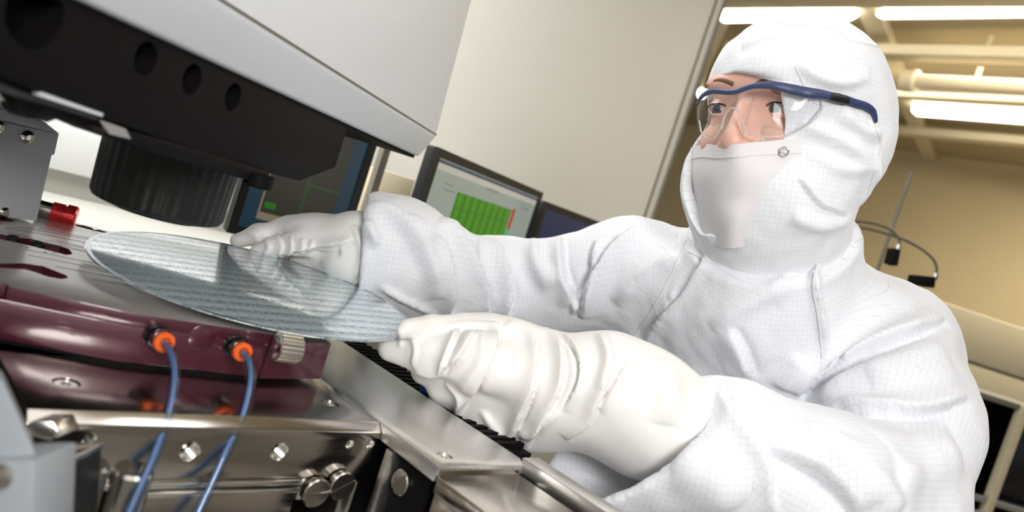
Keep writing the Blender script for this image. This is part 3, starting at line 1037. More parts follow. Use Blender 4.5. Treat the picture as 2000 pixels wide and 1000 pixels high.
# ---------------- gloves
LT = lambda x, y, d: P(x, y, d)
WN = np.array([math.sin(0.01), math.sin(-0.0448), 1.0]); WN /= np.linalg.norm(WN)
WC = P(506.2, 551.2, 0.7326)
def lglove():
    k = 0.010
    palm = union([ell(P(1010, 735, 0.735), np.array([CX * 0.93 - CY * 0.37, CX * 0.37 + CY * 0.93, FWD]), (0.078, 0.050, 0.034)),
                  ell(P(930, 700, 0.735), np.array([CX, CY, FWD]), (0.055, 0.040, 0.030))], 0.02)
    index = chain([P(1010, 668, 0.745), H(905, 645, 1.082), H(842, 637, 1.0785), H(794, 641, 1.0740)], [0.018, 0.0135, 0.0108, 0.0088], 0.006)
    thumb = chain([P(1020, 735, 0.710), P(915, 700, 0.698), P(838, 692, 0.700), P(766, 678, 0.709)], [0.027, 0.0225, 0.0180, 0.0135], 0.008)
    mid = chain([P(1000, 740, 0.75), P(900, 738, 0.745), P(832, 722, 0.742)], [0.022, 0.018, 0.0145], 0.008)
    ring = chain([P(1030, 790, 0.745), P(935, 785, 0.735), P(868, 765, 0.738)], [0.022, 0.017, 0.0145], 0.008)
    pink = chain([P(1050, 835, 0.738), P(975, 828, 0.730), P(912, 805, 0.735)], [0.020, 0.016, 0.013], 0.008)
    heel = ell(P(1035, 838, 0.728), np.array([CX, CY, FWD]), (0.034, 0.022, 0.026))
    wrist = chain([P(1090, 763, 0.73), P(1180, 765, 0.725), P(1262, 806, 0.72), P(1345, 850, 0.717), P(1420, 882, 0.715)], [0.052, 0.053, 0.056, 0.046, 0.040], 0.02)
    hand = union([palm, heel, wrist], 0.018)
    for g in (mid, ring, pink): hand = union([hand, g], 0.009)
    hand = union([hand, index], 0.008)
    return union([hand, thumb], 0.007)
pg, fg = nets(lglove(), P(900, 700, 0.72) + np.array([-0.16, -0.14, -0.14]), P(1200, 780, 0.72) + np.array([0.22, 0.14, 0.14]), 0.0017)
pg = relax(pg, fg, 2)
LG_FOLDS = [
    ([(775, 635), (785, 655), (782, 680)], 0.003, 0.0016),
    ([(805, 655), (812, 685), (806, 715)], 0.003, 0.0014),
    ([(785, 722), (850, 728), (900, 700), (930, 650)], 0.0050, 0.0045, (-0.5, -1)),
    ([(900, 640), (880, 690), (860, 760), (875, 800)], 0.0050, 0.0030, (-1, 0)),
    ([(975, 630), (965, 690), (930, 760), (885, 820)], 0.0055, 0.0042, (-1, -0.1)),
    ([(1000, 625), (1042, 660), (1045, 740), (1020, 820), (990, 870)], 0.0055, 0.0045, (-1, 0)),
    ([(1040, 622), (1095, 670), (1102, 740), (1070, 810), (1030, 875)], 0.0050, 0.0040, (-1, 0)),
    ([(1060, 625), (1120, 680), (1130, 740), (1100, 800)], 0.0035, 0.0026, (1, 0)),
    ([(940, 640), (935, 700), (900, 760)], 0.004, 0.0020),
    ([(1190, 650), (1200, 710), (1180, 770), (1150, 830), (1110, 860)], 0.0050, 0.0035, (-1, 0)),
    ([(1235, 690), (1200, 750), (1165, 800)], 0.004, 0.0026, (1, 0)),
    ([(1170, 650), (1185, 700), (1170, 760)], 0.004, 0.002),
    ([(870, 745), (900, 775), (895, 815)], 0.004, 0.0025),
    ([(1010, 850), (1050, 838), (1090, 800)], 0.004, 0.003),
    ([(990, 860), (960, 830), (940, 800)], 0.004, 0.002),
    ([(1290, 700), (1310, 760), (1300, 830)], 0.012, 0.003),
    ([(860, 640), (920, 632), (1000, 640)], 0.003, 0.0012),
]
pg = lumps(pg, fg, 0.0010, 70, 2)
pg = folds(pg, fg, LG_FOLDS, gain=1.9)
gl = mesh_np('glove', pg, fg, M['latex'], PERSON)

def rglove():
    AX = np.array([CX * 0.98 - CY * 0.15, CX * 0.15 + CY * 0.98, FWD])
    back = union([ell(P(640, 458, 0.905), AX, (0.055, 0.024, 0.032)),
                  ell(P(690, 490, 0.895), AX, (0.032, 0.044, 0.036))], 0.018)
    index = chain([P(640, 450, 0.915), P(560, 448, 0.91), P(505, 456, 0.90), P(464, 470, 0.893)], [0.019, 0.0150, 0.0115, 0.0085], 0.008)
    thumb = chain([P(655, 468, 0.885), P(590, 474, 0.882), P(540, 482, 0.880), P(502, 490, 0.878)], [0.019, 0.0150, 0.0110, 0.0080], 0.008)
    mid = chain([P(660, 470, 0.92), P(600, 480, 0.925), P(540, 492, 0.915)], [0.018, 0.014, 0.011], 0.008)
    low = chain([P(700, 520, 0.90), P(650, 528, 0.905), P(610, 525, 0.905)], [0.024, 0.020, 0.013], 0.008)
    low = union([low, chain([P(690, 505, 0.905), P(630, 505, 0.905), P(585, 500, 0.905)], [0.022, 0.018, 0.011], 0.006)], 0.008)
    wrist = chain([P(690, 490, 0.90), P(735, 490, 0.905), P(790, 500, 0.925)], [0.040, 0.043, 0.04], 0.01)
    hand = union([back, wrist], 0.015)
    hand = union([hand, mid], 0.008); hand = union([hand, low], 0.010)
    hand = union([hand, index], 0.008)
    return union([hand, thumb], 0.006)
pr, fr_ = nets(rglove(), P(600, 480, 0.9) + np.array([-0.13, -0.09, -0.09]), P(720, 480, 0.9) + np.array([0.08, 0.09, 0.09]), 0.0017)
pr = relax(pr, fr_, 2)
RG_FOLDS = [
    ([(520, 460), (525, 485), (515, 498)], 0.0035, 0.0016),
    ([(545, 455), (553, 480), (548, 500)], 0.0035, 0.0022, (-1, 0)),
    ([(570, 462), (575, 485), (566, 500)], 0.003, 0.0022, (-1, 0)),
    ([(590, 465), (592, 482), (585, 495)], 0.003, 0.0018),
    ([(612, 468), (608, 480), (598, 492)], 0.003, 0.0015),
    ([(545, 500), (600, 486), (660, 480), (690, 470)], 0.004, 0.0030, (0, -1)),
    ([(600, 500), (640, 495), (665, 492)], 0.005, -0.004),
    ([(700, 430), (720, 480), (712, 530), (690, 555)], 0.0035, 0.0022, (1, 0)),
    ([(690, 440), (705, 490), (695, 540)], 0.0035, 0.0018),
    ([(480, 450), (500, 460), (505, 475)], 0.004, 0.0012),
]
pr = lumps(pr, fr_, 0.0008, 80, 4)
pr = folds(pr, fr_, RG_FOLDS)
gr_ = mesh_np('glove', pr, fr_, M['latex'], PERSON)

# boots
for s in (-1, 1):
    hp = HIP + sx * s * 0.09
    bp_ = union([ell(np.array([hp[0], hp[1], 0.055]) + ff * 0.06, TX, (0.052, 0.13, 0.055)), cone((hp[0], hp[1], 0.06), (hp[0], hp[1], 0.2), 0.055, 0.062)], 0.02)
    bp2 = inter(bp_, plane((0, 0, 0.002), (0, 0, -1)), 0.004)
    q, g = nets(bp2, np.array([hp[0] - 0.25, hp[1] - 0.25, -0.02]), np.array([hp[0] + 0.25, hp[1] + 0.25, 0.28]), 0.008)
    mesh_np('boot', q, g, M['maskcloth'], PERSON)
# ------------------------------------------------------------------ machine in the foreground
A_, B_ = az(45), az(-45)
MO = H(750, 830, 1.010)
def mp(a, b, z): return np.array([MO[0], MO[1], 0]) + A_ * a + B_ * b + UP * z
def ab(p): v = np.asarray(p) - MO; return np.dot(v, A_), np.dot(v, B_)
FRONT = (mp(0, 0, 1), -B_)       # plane of the front face
SIDE = (mp(0, 0, 1), -A_)        # plane of the right-hand plate's left face

# silicon wafer -----------------------------------------------------------
def wafer_mat():
    """rows of square dies: pale memory fields, a darker dashed strip of logic in each row, thin saw lanes"""
    m = bpy.data.materials.new('patterned_silicon'); m.use_nodes = True
    nt = m.node_tree; b = nt.nodes['Principled BSDF']; L = nt.links.new
    tc = nt.nodes.new('ShaderNodeTexCoord')
    mp_ = nt.nodes.new('ShaderNodeMapping'); mp_.inputs['Rotation'].default_value = (0, 0, -R(50))
    L(tc.outputs['Object'], mp_.inputs[0])
    sp = nt.nodes.new('ShaderNodeSeparateXYZ'); L(mp_.outputs[0], sp.inputs[0])
    def mth(op, a, b_=None, c=None):
        n = nt.nodes.new('ShaderNodeMath'); n.operation = op
        for i_, v in enumerate((a, b_, c)):
            if v is None: continue
            if isinstance(v, (int, float)): n.inputs[i_].default_value = v
            else: L(v, n.inputs[i_])
        return n.outputs[0]
    def frac(v, per): return mth('FRACT', mth('MULTIPLY', v, 1 / per))
    x, y = sp.outputs[0], sp.outputs[1]
    fy = frac(y, 0.0185); fx = frac(x, 0.0120)
    lane = mth('MAXIMUM', mth('LESS_THAN', fy, 0.06), mth('LESS_THAN', fx, 0.045))
    strip = mth('LESS_THAN', mth('ABSOLUTE', mth('SUBTRACT', fy, 0.30)), 0.17)
    st = nt.nodes.new('ShaderNodeMapping'); st.inputs['Scale'].default_value = (300, 560, 1); L(mp_.outputs[0], st.inputs[0])
    n1 = nt.nodes.new('ShaderNodeTexNoise'); n1.inputs['Scale'].default_value = 1; n1.inputs['Detail'].default_value = 3; L(st.outputs[0], n1.inputs['Vector'])
    dash = mth('GREATER_THAN', n1.outputs['Fac'], 0.47)
    sub = mth('MULTIPLY', mth('LESS_THAN', frac(x, 0.0030), 0.10), 0.10)
    sub2 = mth('MULTIPLY', mth('LESS_THAN', frac(y, 0.00308), 0.18), 0.15)
    dark = mth('MAXIMUM', mth('MULTIPLY', strip, mth('MULTIPLY', dash, 0.85)), mth('MAXIMUM', mth('MULTIPLY', lane, 0.8), mth('MULTIPLY', sub, 1.0)))
    dark = mth('MINIMUM', mth('ADD', dark, mth('MULTIPLY', mth('GREATER_THAN', n1.outputs['Fac'], 0.57), 0.30)), 1.0)
    mx = nt.nodes.new('ShaderNodeMix'); mx.data_type = 'RGBA'
    mx.inputs[6].default_value = (0.80, 0.90, 0.93, 1); mx.inputs[7].default_value = (0.15, 0.27, 0.34, 1)
    L(dark, mx.inputs[0]); L(mx.outputs[2], b.inputs['Base Color'])
    b.inputs['Metallic'].default_value = 0.45
    ro = mth('ADD', mth('MULTIPLY', dark, 0.22), 0.07)
    L(ro, b.inputs['Roughness'])
    bp = nt.nodes.new('ShaderNodeBump'); bp.inputs['Strength'].default_value = 0.12; bp.inputs['Distance'].default_value = 0.0002
    L(n1.outputs['Fac'], bp.inputs['Height']); L(bp.outputs[0], b.inputs['Normal'])
    b.inputs['Coat Weight'].default_value = 0.5; b.inputs['Coat Roughness'].default_value = 0.02
    return m
M['wafer'] = wafer_mat()
M['wafer_rim'] = mat('polished_silicon_edge', (0.45, 0.47, 0.52), 0.12, metal=0.9)
wf = thing('silicon_wafer', WC, 'round patterned silicon wafer held between the gloved hands above the maroon stage', 'wafer')
wd_ = lathe('disc', WC - WN * 0.0008, WN, [(0, 0.1490), (0.0002, 0.1498), (0.0006, 0.15), (0.0011, 0.1497), (0.0013, 0.1488)], M['wafer'], wf, n=180, ang=50)
u_, v_, _d = frame_from(WN)
bm = bmesh.new()
for (r0, r1) in ((0.1455, 0.1488),):
    n = 180
    a = [[bm.verts.new(V(WC + WN * (0.00052 + dz) + (u_ * math.cos(2 * math.pi * i / n) + v_ * math.sin(2 * math.pi * i / n)) * r)) for i in range(n)] for r, dz in ((r0, 0), (r0, 0.00006), (r1, 0.00006), (r1, 0))]
    for x, y in zip(a, a[1:] + a[:1]):
        for i in range(n): bm.faces.new((x[i], x[(i + 1) % n], y[(i + 1) % n], y[i]))
bm_obj('edge_ring', bm, M['wafer_rim'], wf)

# chuck: rotated maroon block with a top plate coloured taupe for the light it reflects ----------------------------
Cu, Cv = az(66), az(-24)
ZT = 1.050
def Hh(px, py, z=ZT): return H(px, py, z)
c0 = Hh(262, 612); c1 = Hh(546, 655); cf0 = Hh(215, 452)
leftlen = 0.30
far_right = c1 + Cv * 0.20 + Cu * 0.015
def at_line(p, q0, d0):  # component of p along Cv relative to q0
    return np.dot(p - q0, Cv)
back = cf0 + Cu * 0.16
back_l = cf0 - Cu * 0.42
fl = c0 - Cu * leftlen
notch = Hh(45, 556)
poly = [fl, c0 - Cu * 0.088, c0 - Cu * 0.088 + Cv * 0.006, c0 - Cu * 0.080 + Cv * 0.006, c0 - Cu * 0.078, c0, c1, c1 + Cv * 0.03 + Cu * 0.004, back + Cv * 0.0 - Cu * 0.02, back_l]
chuck = thing('wafer_chuck', (c0[0], c0[1], 1.012), 'maroon anodised wafer stage with slotted taupe top plate under the wafer', 'machine stage')
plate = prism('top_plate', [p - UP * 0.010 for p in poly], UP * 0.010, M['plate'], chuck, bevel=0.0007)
cen = sum(poly) / len(poly)
body_poly = [np.append((p + (cen - p) / np.linalg.norm(cen - p) * 0.0018)[:2], 1.013) for p in (fl, c0, c1, c1 + Cv * 0.03 + Cu * 0.004, back - Cu * 0.02, back_l)]
prism('stage_body', body_poly, UP * 0.027, M['maroon'], chuck, bevel=0.0008)
s0 = H(512, 744, 1.0135); s1 = H(626, 741, 1.0135)
s1b = s1 + B_ * 0.16; 
prism('side_block', [s0 + B_ * 0.004, s1, s1b, s0 + B_ * 0.05 + np.array([0, 0, 0])], UP * 0.033, M['maroon'], chuck, bevel=0.0012)
sp_poly = [np.append((p + (cen - p) / np.linalg.norm(cen - p) * 0.006)[:2], 1.010) for p in (fl, c0, c1, c1 + Cv * 0.03 + Cu * 0.004, back - Cu * 0.02, back_l)]
prism('spacer', sp_poly, UP * 0.003, M['black'], chuck)
# slots cut through the top plate (maroon shows at their floor)
def slot_cut(pl, dz=0.0115):
    pts = [Hh(x, y) for x, y in pl]
    return lambda bm: bm_prism(bm, [p - UP * dz for p in pts], UP * (dz + 0.004))
def rslot(p, q, r, bumps=()):
    """rounded slot between two picture points, r metres"""
    a = Hh(*p); b = Hh(*q); d = (b - a) / np.linalg.norm(b - a); n = np.cross(UP, d)
    pts = []
    for k in range(9):
        t = math.pi * k / 8
        pts.append(b + (n * math.cos(t) + d * math.sin(t)) * r)
    for k in range(9):
        t = math.pi * k / 8
        pts.append(a + (-n * math.cos(t) - d * math.sin(t)) * r)
    return lambda bm: bm_prism(bm, [x - UP * 0.0052 for x in pts], UP * 0.01)
slots = [
    slot_cut([(-40, 452), (0, 457), (25, 463), (60, 466), (100, 476), (118, 480), (135, 487), (142, 496), (130, 498), (110, 493), (60, 480), (0, 467), (-40, 460)]),
    slot_cut([(-40, 516), (0, 515), (45, 514), (85, 520), (130, 538), (133, 543), (120, 545), (95, 541), (70, 532), (50, 526), (0, 523), (-40, 524)]),
    slot_cut([(147, 438), (165, 441), (208, 453), (205, 455), (170, 447), (148, 441)]),
    slot_cut([(-30, 420), (0, 422), (28, 431), (25, 433), (0, 431), (-30, 429)]),
    slot_cut([(410, 604), (440, 608), (470, 616), (520, 628), (520, 634), (450, 617), (415, 609)]),
]
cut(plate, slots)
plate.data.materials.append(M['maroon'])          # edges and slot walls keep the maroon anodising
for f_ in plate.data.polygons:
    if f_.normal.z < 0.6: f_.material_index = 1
# stepping screw and posts in the slots
for (x, y) in ((185, 449),):
    lathe('slot_post', Hh(x, y) - UP * 0.010, UP, [(0, 0.003), (0.011, 0.003)], M['chrome'], chuck, n=14)
for (x, y) in ((27, 463), (75, 475)):
    lathe('slot_post', Hh(x, y) - UP * 0.010, UP, [(0, 0.005), (0.0105, 0.005), (0.0112, 0.0035), (0.0105, 0.003)], M['darkplastic'], chuck, n=18)
lathe('screw_ring', Hh(74, 537) - UP * 0.0100, UP, [(0, 0.009), (0.0056, 0.009), (0.006, 0.0085), (0.006, 0.0052), (0.003, 0.0050)], M['plate'], chuck, n=28)
for x, y in ((40, 480), (53, 483), (88, 493), (105, 494)):
    lathe('pin_hole', Hh(x, y) - UP * 0.0002, UP, [(0, 0.0012), (0.0004, 0.0010)], M['groove'], chuck, n=10)
# engraved lines of the plate
for i, (p, q) in enumerate([((10, 444), (182, 476)), ((35, 443), (190, 470)), ((78, 445), (200, 470)), ((18, 455), (200, 492)), ((60, 470), (230, 505)), ((110, 470), (225, 497)), ((115, 478), (240, 508)), ((160, 474), (250, 498)), ((48, 487), (240, 525)), ((55, 498), (270, 540)), ((160, 515), (290, 545)), ((155, 520), (300, 552)), ((108, 520), (320, 560)), ((235, 538), (330, 560)), ((182, 546), (350, 574))]):
    a = Hh(*p); b = Hh(*q)
    d = (b - a) / np.linalg.norm(b - a); n = np.cross(UP, d) * 0.0007
    prism('groove', [a - n - UP * 0.00005, b - n - UP * 0.00005, b + n - UP * 0.00005, a + n - UP * 0.00005], UP * 0.00012, M['groove'], chuck)
# knurled knob on the chuck's end
face_d = (c1 - c0); face_d /= np.linalg.norm(face_d); face_n = np.cross(face_d, UP)
if np.dot(face_n, FWD) > 0: face_n = -face_n
kc = P(565, 680, 0.598)
kn = lathe('knurled_knob', kc - face_d * 0.011, face_d, [(0, 0.0100), (0.0008, 0.0112), (0.0185, 0.0112), (0.0195, 0.0100), (0.0200, 0.004)], M['chrome'], chuck, n=96, ripple=-0.045, nr=24)
# round inspection port faintly visible on the maroon face
fpn = face_n
pc_ = onplane(395, 660, c0, fpn)
lathe('port_cover', pc_ - fpn * 0.003, fpn, [(0, 0.0100), (0.0031, 0.0100), (0.0033, 0.0096)], M['maroon'], chuck, n=40)
sl0 = onplane(398, 715, c0, fpn)
# two push-in fittings with blue hoses
M['hose'] = clear_mat('clear_blue_hose', 1.5, (0.80, 0.88, 0.97), 0.10)
M['hosecore'] = mat('hose_bore', (0.13, 0.19, 0.33), 0.3)
for (fx, fy, hp, lab) in (
    (303, 655, [(320, 668, 0), (334, 690, .4), (341, 735, .8), (331, 800, 1.2), (305, 880, 1.6), (275, 950, 1.9), (245, 1020, 2.2), (225, 1090, 2.4)], 'clear blue air hose on the left-hand orange fitting of the maroon stage'),
    (457, 674, [(473, 687, 0), (486, 706, .4), (489, 745, .8), (474, 810, 1.2), (447, 870, 1.6), (415, 940, 1.9), (378, 1020, 2.2), (350, 1090, 2.4)], 'clear blue air hose on the right-hand orange fitting beside the silver knob')):
    base = onplane(fx, fy, c0, fpn)
    tgt = onplane(hp[0][0], hp[0][1], c0 + fpn * 0.022, fpn)
    ax = tgt - base; Lx = np.linalg.norm(ax); ax /= Lx
    t = thing('air_hose', base, lab, 'hose', 'air hoses plugged into the stage')
    lathe('fitting', base - ax * 0.002, ax, [(0, 0.0085), (0.007, 0.0088), (0.008, 0.0075), (0.011, 0.0075), (0.012, 0.0080), (Lx - 0.002, 0.0078), (Lx - 0.001, 0.006)], M['blackgloss'], t, n=6 * 6)
    lathe('release_collar', base + ax * (Lx - 0.004), ax, [(0, 0.0060), (0.002, 0.0072), (0.0062, 0.0072), (0.0075, 0.0062), (0.0075, 0.0038), (0.004, 0.0036)], M['orange'], t, n=32)
    d0 = float(np.dot(tgt - CAM, FWD))
    pts = [base + ax * (Lx - 0.003)] + [P(x, y, d0 - 0.036 * k) for x, y, k in hp[1:]]
    sp_ = catmull(pts, 8)
    tube('hose', sp_, 0.0040, M['hose'], t, n=14)
    tube('hose_bore', sp_, 0.0020, M['hosecore'], t, n=10)

# steel base block with the chamfered front edge -----------------------------------
aL = ab(H(52, 795, 1.010))[0]
base = thing('steel_base_plate', mp(-0.12, 0.05, 0.93), 'thick brushed steel plate with bright front edge and threaded holes below the maroon stage', 'machine base')
prof = [(0, 0.9665), (0, 1.0035), (0.0065, 1.010), (0.22, 1.010), (0.22, 0.9665)]
blk = prism('steel_plate', [mp(aL, b, z) for b, z in prof], A_ * (-aL - 0.0006), M['steelA'], base, bevel=0.0007)
holes = []
def fp(px, py, off=0.0): return onplane(px, py, FRONT[0] + FRONT[1] * off, FRONT[1])
hl_specs = [(175, 859, 0.0042), (371, 882, 0.0068), (546, 882, 0.0068), (683, 868, 0.0036), (723, 868, 0.0036)]
cutters = []
for x, y, r in hl_specs:
    c = fp(x, y)
    cutters.append(lambda bm, c=c, r=r: bm_lathe(bm, c + B_ * 0.02, -B_, [(0, r), (0.03, r)], 28))
tops = [(645, 788, 0.0075), (130, 747, 0.0085)]
for x, y, r in tops:
    c = H(x, y, 1.010)
    cutters.append(lambda bm, c=c, r=r: bm_lathe(bm, c - UP * 0.006, UP, [(0, r), (0.02, r)], 28))
cut(blk, cutters)
def threaded(c, r, d, depth, parent):
    """ring of thread ridges lining a hole, opening along d"""
    u, v, d = frame_from(d)
    bm = bmesh.new(); n = 28; prof = []
    k = 0; t = -depth
    prof.append((t, r * 0.99))
    while t < -0.0012:
        prof += [(t, r * 0.80), (t + 0.0007, r * 0.94)]
        t += 0.0014
    prof += [(-0.0008, r * 0.93), (0.0, r * 0.985)]
    rings = [[bm.verts.new(V(c + d * t_ + (u * math.cos(2 * math.pi * i / n) + v * math.sin(2 * math.pi * i / n)) * rr)) for i in range(n)] for t_, rr in prof]
    for a, b in zip(rings[:-1], rings[1:]):
        for i in range(n): bm.faces.new((a[i], a[(i + 1) % n], b[(i + 1) % n], b[i]))
    return bm_obj('threaded_hole', bm, M['chrome'], parent, ang=20)
for x, y, r in hl_specs:
    threaded(fp(x, y), r, -B_, 0.012, base)
def top_screw(x, y, r, z, parent, m='chrome'):
    c = H(x, y, z)
    o = lathe('socket_screw', c - UP * 0.0055, UP, [(0, r * 0.92), (0.0035, r * 0.92), (0.0045, r * 0.8), (0.0045, r * 0.45), (0.002, r * 0.4)], M[m], parent, n=28)
    return o
for x, y, r in tops: top_screw(x, y, r, 1.010, base)
# lip and dark carriage below the front face
xl, xr = ab(fp(205, 925))[0], ab(fp(590, 925))[0]
prism('lip', [mp(xl, -0.003, 0.9625), mp(xr, -0.003, 0.9625), mp(xr, 0.03, 0.9625), mp(xl, 0.03, 0.9625)], UP * 0.0035, M['chrome'], base, bevel=0.0006)
prism('lip', [mp(xl + 0.025, -0.005, 0.9575), mp(xr, -0.005, 0.9575), mp(xr, 0.03, 0.9575), mp(xl + 0.025, 0.03, 0.9575)], UP * 0.003, M['chrome'], base, bevel=0.0006)
prism('dark_carriage', [mp(xl + 0.027, -0.003, 0.90), mp(xr - 0.002, -0.003, 0.90), mp(xr - 0.002, 0.05, 0.90), mp(xl + 0.027, 0.05, 0.90)], UP * 0.0575, M['steelA'], base, bevel=0.001)
prism('back_plate', [mp(-0.24, 0.035, 0.86), mp(-0.001, 0.035, 0.86), mp(-0.001, 0.06, 0.86), mp(-0.24, 0.06, 0.86)], UP * 0.106, M['black'], base)
def slot_screw(c, d, r, parent, rot=0.0, h=0.006, name='slotted_screw', m='steel'):
    o = lathe(name, c - d * h * 0.5, d, [(0, r * 0.98), (h - 0.0008, r), (h, r * 0.93)], M[m], parent, n=40)
    u, v, d = frame_from(d)
    s = u * math.cos(rot) + v * math.sin(rot); q = np.cross(d, s)
    po = o.matrix_parent_inverse.copy(); par = o.parent; o.parent = None; o.matrix_parent_inverse = Matrix.Identity(4)
    cut(o, [lambda bm: bm_box(bm, c + d * h * 0.5, (s, q, d), (r * 1.2, r * 0.08, r * 0.16))])
    o.parent = par; o.matrix_parent_inverse = po
    return o
slot_screw(fp(616, 961, 0.004), -B_, 0.0112, base, rot=R(8))
slot_screw(fp(667, 947, 0.004), -B_, 0.0112, base, rot=R(28))
q0 = fp(690, 925); qa = ab(q0)[0]
prism('clamp_block', [mp(qa - 0.009, -0.004, 0.93), mp(qa + 0.004, -0.004, 0.93), mp(qa + 0.004, 0.035, 0.93), mp(qa - 0.009, 0.035, 0.93)], UP * 0.034, M['steel'], base, bevel=0.0008)
qb = ab(fp(605, 925))[0]
prism('clamp_block', [mp(qb - 0.004, 0.0015, 0.948), mp(qb + 0.014, 0.0015, 0.948), mp(qb + 0.014, 0.02, 0.948), mp(qb - 0.004, 0.02, 0.948)], UP * 0.0175, M['chrome'], base, bevel=0.0008)
pb = ab(fp(600, 990))[0]
prism('lower_ledge', [mp(pb - 0.01, -0.002, 0.925), mp(0.0, -0.002, 0.925), mp(0.0, 0.04, 0.925), mp(pb - 0.01, 0.04, 0.925)], UP * 0.005, M['steel'], base, bevel=0.0006)
for x, y, r, h_ in ((160, 955, 0.012, 0.02), (245, 965, 0.013, 0.02)):
    lathe('roller', fp(x, y, 0.0) - UP * 0.03, UP, [(0, r), (0.045, r), (0.047, r * 0.85)], M['steel'], base, n=32)
base_gap = prism('pedestal', [mp(-0.42, 0.03, 0.20), mp(0.10, 0.03, 0.20), mp(0.10, 0.40, 0.20), mp(-0.42, 0.40, 0.20)], UP * 0.72, M['greycover'], base, bevel=0.004)
prism('plinth', [mp(-0.44, -0.30, 0.0), mp(0.13, -0.30, 0.0), mp(0.13, 0.42, 0.0), mp(-0.44, 0.42, 0.0)], UP * 0.2, M['black'], base, bevel=0.004)
prism('rear_support', [mp(-0.42, 0.10, 0.92), mp(0.0, 0.10, 0.92), mp(0.0, 0.40, 0.92), mp(-0.42, 0.40, 0.92)], UP * 0.09, M['black'], base, bevel=0.002)

# right-hand steel plate ------------------------------------------------------
side = thing('steel_side_plate', mp(0.05, 0.05, 0.93), 'brushed steel plate running from the maroon stage to the corner below the glove', 'machine plate')
sp2 = prism('top_plate', [mp(0.0004, -0.072, 0.9975), mp(0.092, -0.072, 0.9975), mp(0.100, -0.060, 0.9975), mp(0.100, 0.27, 0.9975), mp(0.0004, 0.27, 0.9975)], UP * 0.0125, M['steelB'], side, bevel=0.0008)
c_ = H(869, 890, 1.010)
cut(sp2, [lambda bm: bm_lathe(bm, c_ - UP * 0.005, UP, [(0, 0.0062), (0.02, 0.0062)], 26)])
top_screw(869, 890, 0.0062, 1.010, side)
prism('web', [mp(0.012, -0.060, 0.90), mp(0.09, -0.060, 0.90), mp(0.09, 0.25, 0.90), mp(0.012, 0.25, 0.90)], UP * 0.098, M['black'], side, bevel=0.001)
prism('bracket_bar', [mp(0.0012, -0.066, 0.915), mp(0.012, -0.066, 0.915), mp(0.012, 0.0, 0.915), mp(0.0012, 0.0, 0.915)], UP * 0.005, M['steelB'], side, bevel=0.0005)
prism('bracket_bar', [mp(0.0012, -0.018, 0.92), mp(0.012, -0.018, 0.92), mp(0.012, -0.010, 0.92), mp(0.0012, -0.010, 0.92)], UP * 0.075, M['steelB'], side, bevel=0.0005)
sc_ = onplane(787, 942, mp(0.010, 0, 1), -A_)
slot_screw(sc_, -A_, 0.0100, side, rot=R(60), h=0.008)
# lower tray with groove and rail
tray = thing('steel_tray', mp(0.05, -0.2, 0.93), 'lower brushed steel tray with a dark channel and raised rail at bottom centre', 'machine tray')
prism('tray_top', [mp(0.002, -0.40, 0.990), mp(0.088, -0.40, 0.990), mp(0.088, -0.0735, 0.990), mp(0.002, -0.0735, 0.990)], UP * 0.0125, M['steelA'], tray, bevel=0.0006)
prism('tan_gasket', [mp(0.003, -0.0735, 1.0020), mp(0.088, -0.0735, 1.0020), mp(0.088, -0.0722, 1.0020), mp(0.003, -0.0722, 1.0020)], UP * 0.004, M['steel'], tray)
prism('channel', [mp(0.088, -0.40, 0.985), mp(0.1005, -0.40, 0.985), mp(0.1005, -0.0740, 0.985), mp(0.088, -0.0740, 0.985)], UP * 0.010, M['black'], tray)
prism('rail', [mp(0.1012, -0.40, 0.985), mp(0.121, -0.40, 0.985), mp(0.121, -0.061, 0.985), mp(0.1012, -0.061, 0.985)], UP * 0.0262, M['steelB'], tray, bevel=0.0010)
prism('skirt', [mp(0.004, -0.40, 0.80), mp(0.120, -0.40, 0.80), mp(0.120, -0.0735, 0.80), mp(0.004, -0.0735, 0.80)], UP * 0.19, M['steelA'], tray, bevel=0.001)
prism('leg', [mp(0.02, -0.29, 0.2), mp(0.10, -0.29, 0.2), mp(0.10, -0.1, 0.2), mp(0.02, -0.1, 0.2)], UP * 0.60, M['black'], tray)
lathe('channel_screw', mp(0.094, -0.080, 0.995), UP, [(0, 0.0035), (0.002, 0.0035), (0.003, 0.002)], M['chrome'], tray, n=18)
# dark cable channel behind the plate, a blue tab in it
chn = thing('cable_channel', mp(0.12, 0.1, 0.93), 'black ribbed cable channel behind the steel plate, under the glove', 'cable channel')
prism('trough', [mp(0.102, -0.03, 0.93), mp(0.150, -0.03, 0.93), mp(0.150, 0.30, 0.93), mp(0.102, 0.30, 0.93)], UP * 0.070, M['black'], chn, bevel=0.001)
for i in range(26):
    b0_ = -0.02 + i * 0.0118
    prism('rib', [mp(0.104, b0_, 1.0), mp(0.148, b0_, 1.0), mp(0.148, b0_ + 0.006, 1.0), mp(0.104, b0_ + 0.006, 1.0)], UP * 0.005, M['black'], chn)
bt = onplane(832, 771, mp(0, 0, 1.006), UP)
prism('blue_tab', [bt, bt + A_ * 0.02, bt + A_ * 0.02 + B_ * 0.012, bt + B_ * 0.012], UP * 0.006, mat('blue_plastic', (0.01, 0.12, 0.55), 0.3), chn, bevel=0.001)
prism('channel_foot', [mp(0.11, 0.0, 0.0), mp(0.14, 0.0, 0.0), mp(0.14, 0.25, 0.0), mp(0.11, 0.25, 0.0)], UP * 0.93, M['black'], chn)

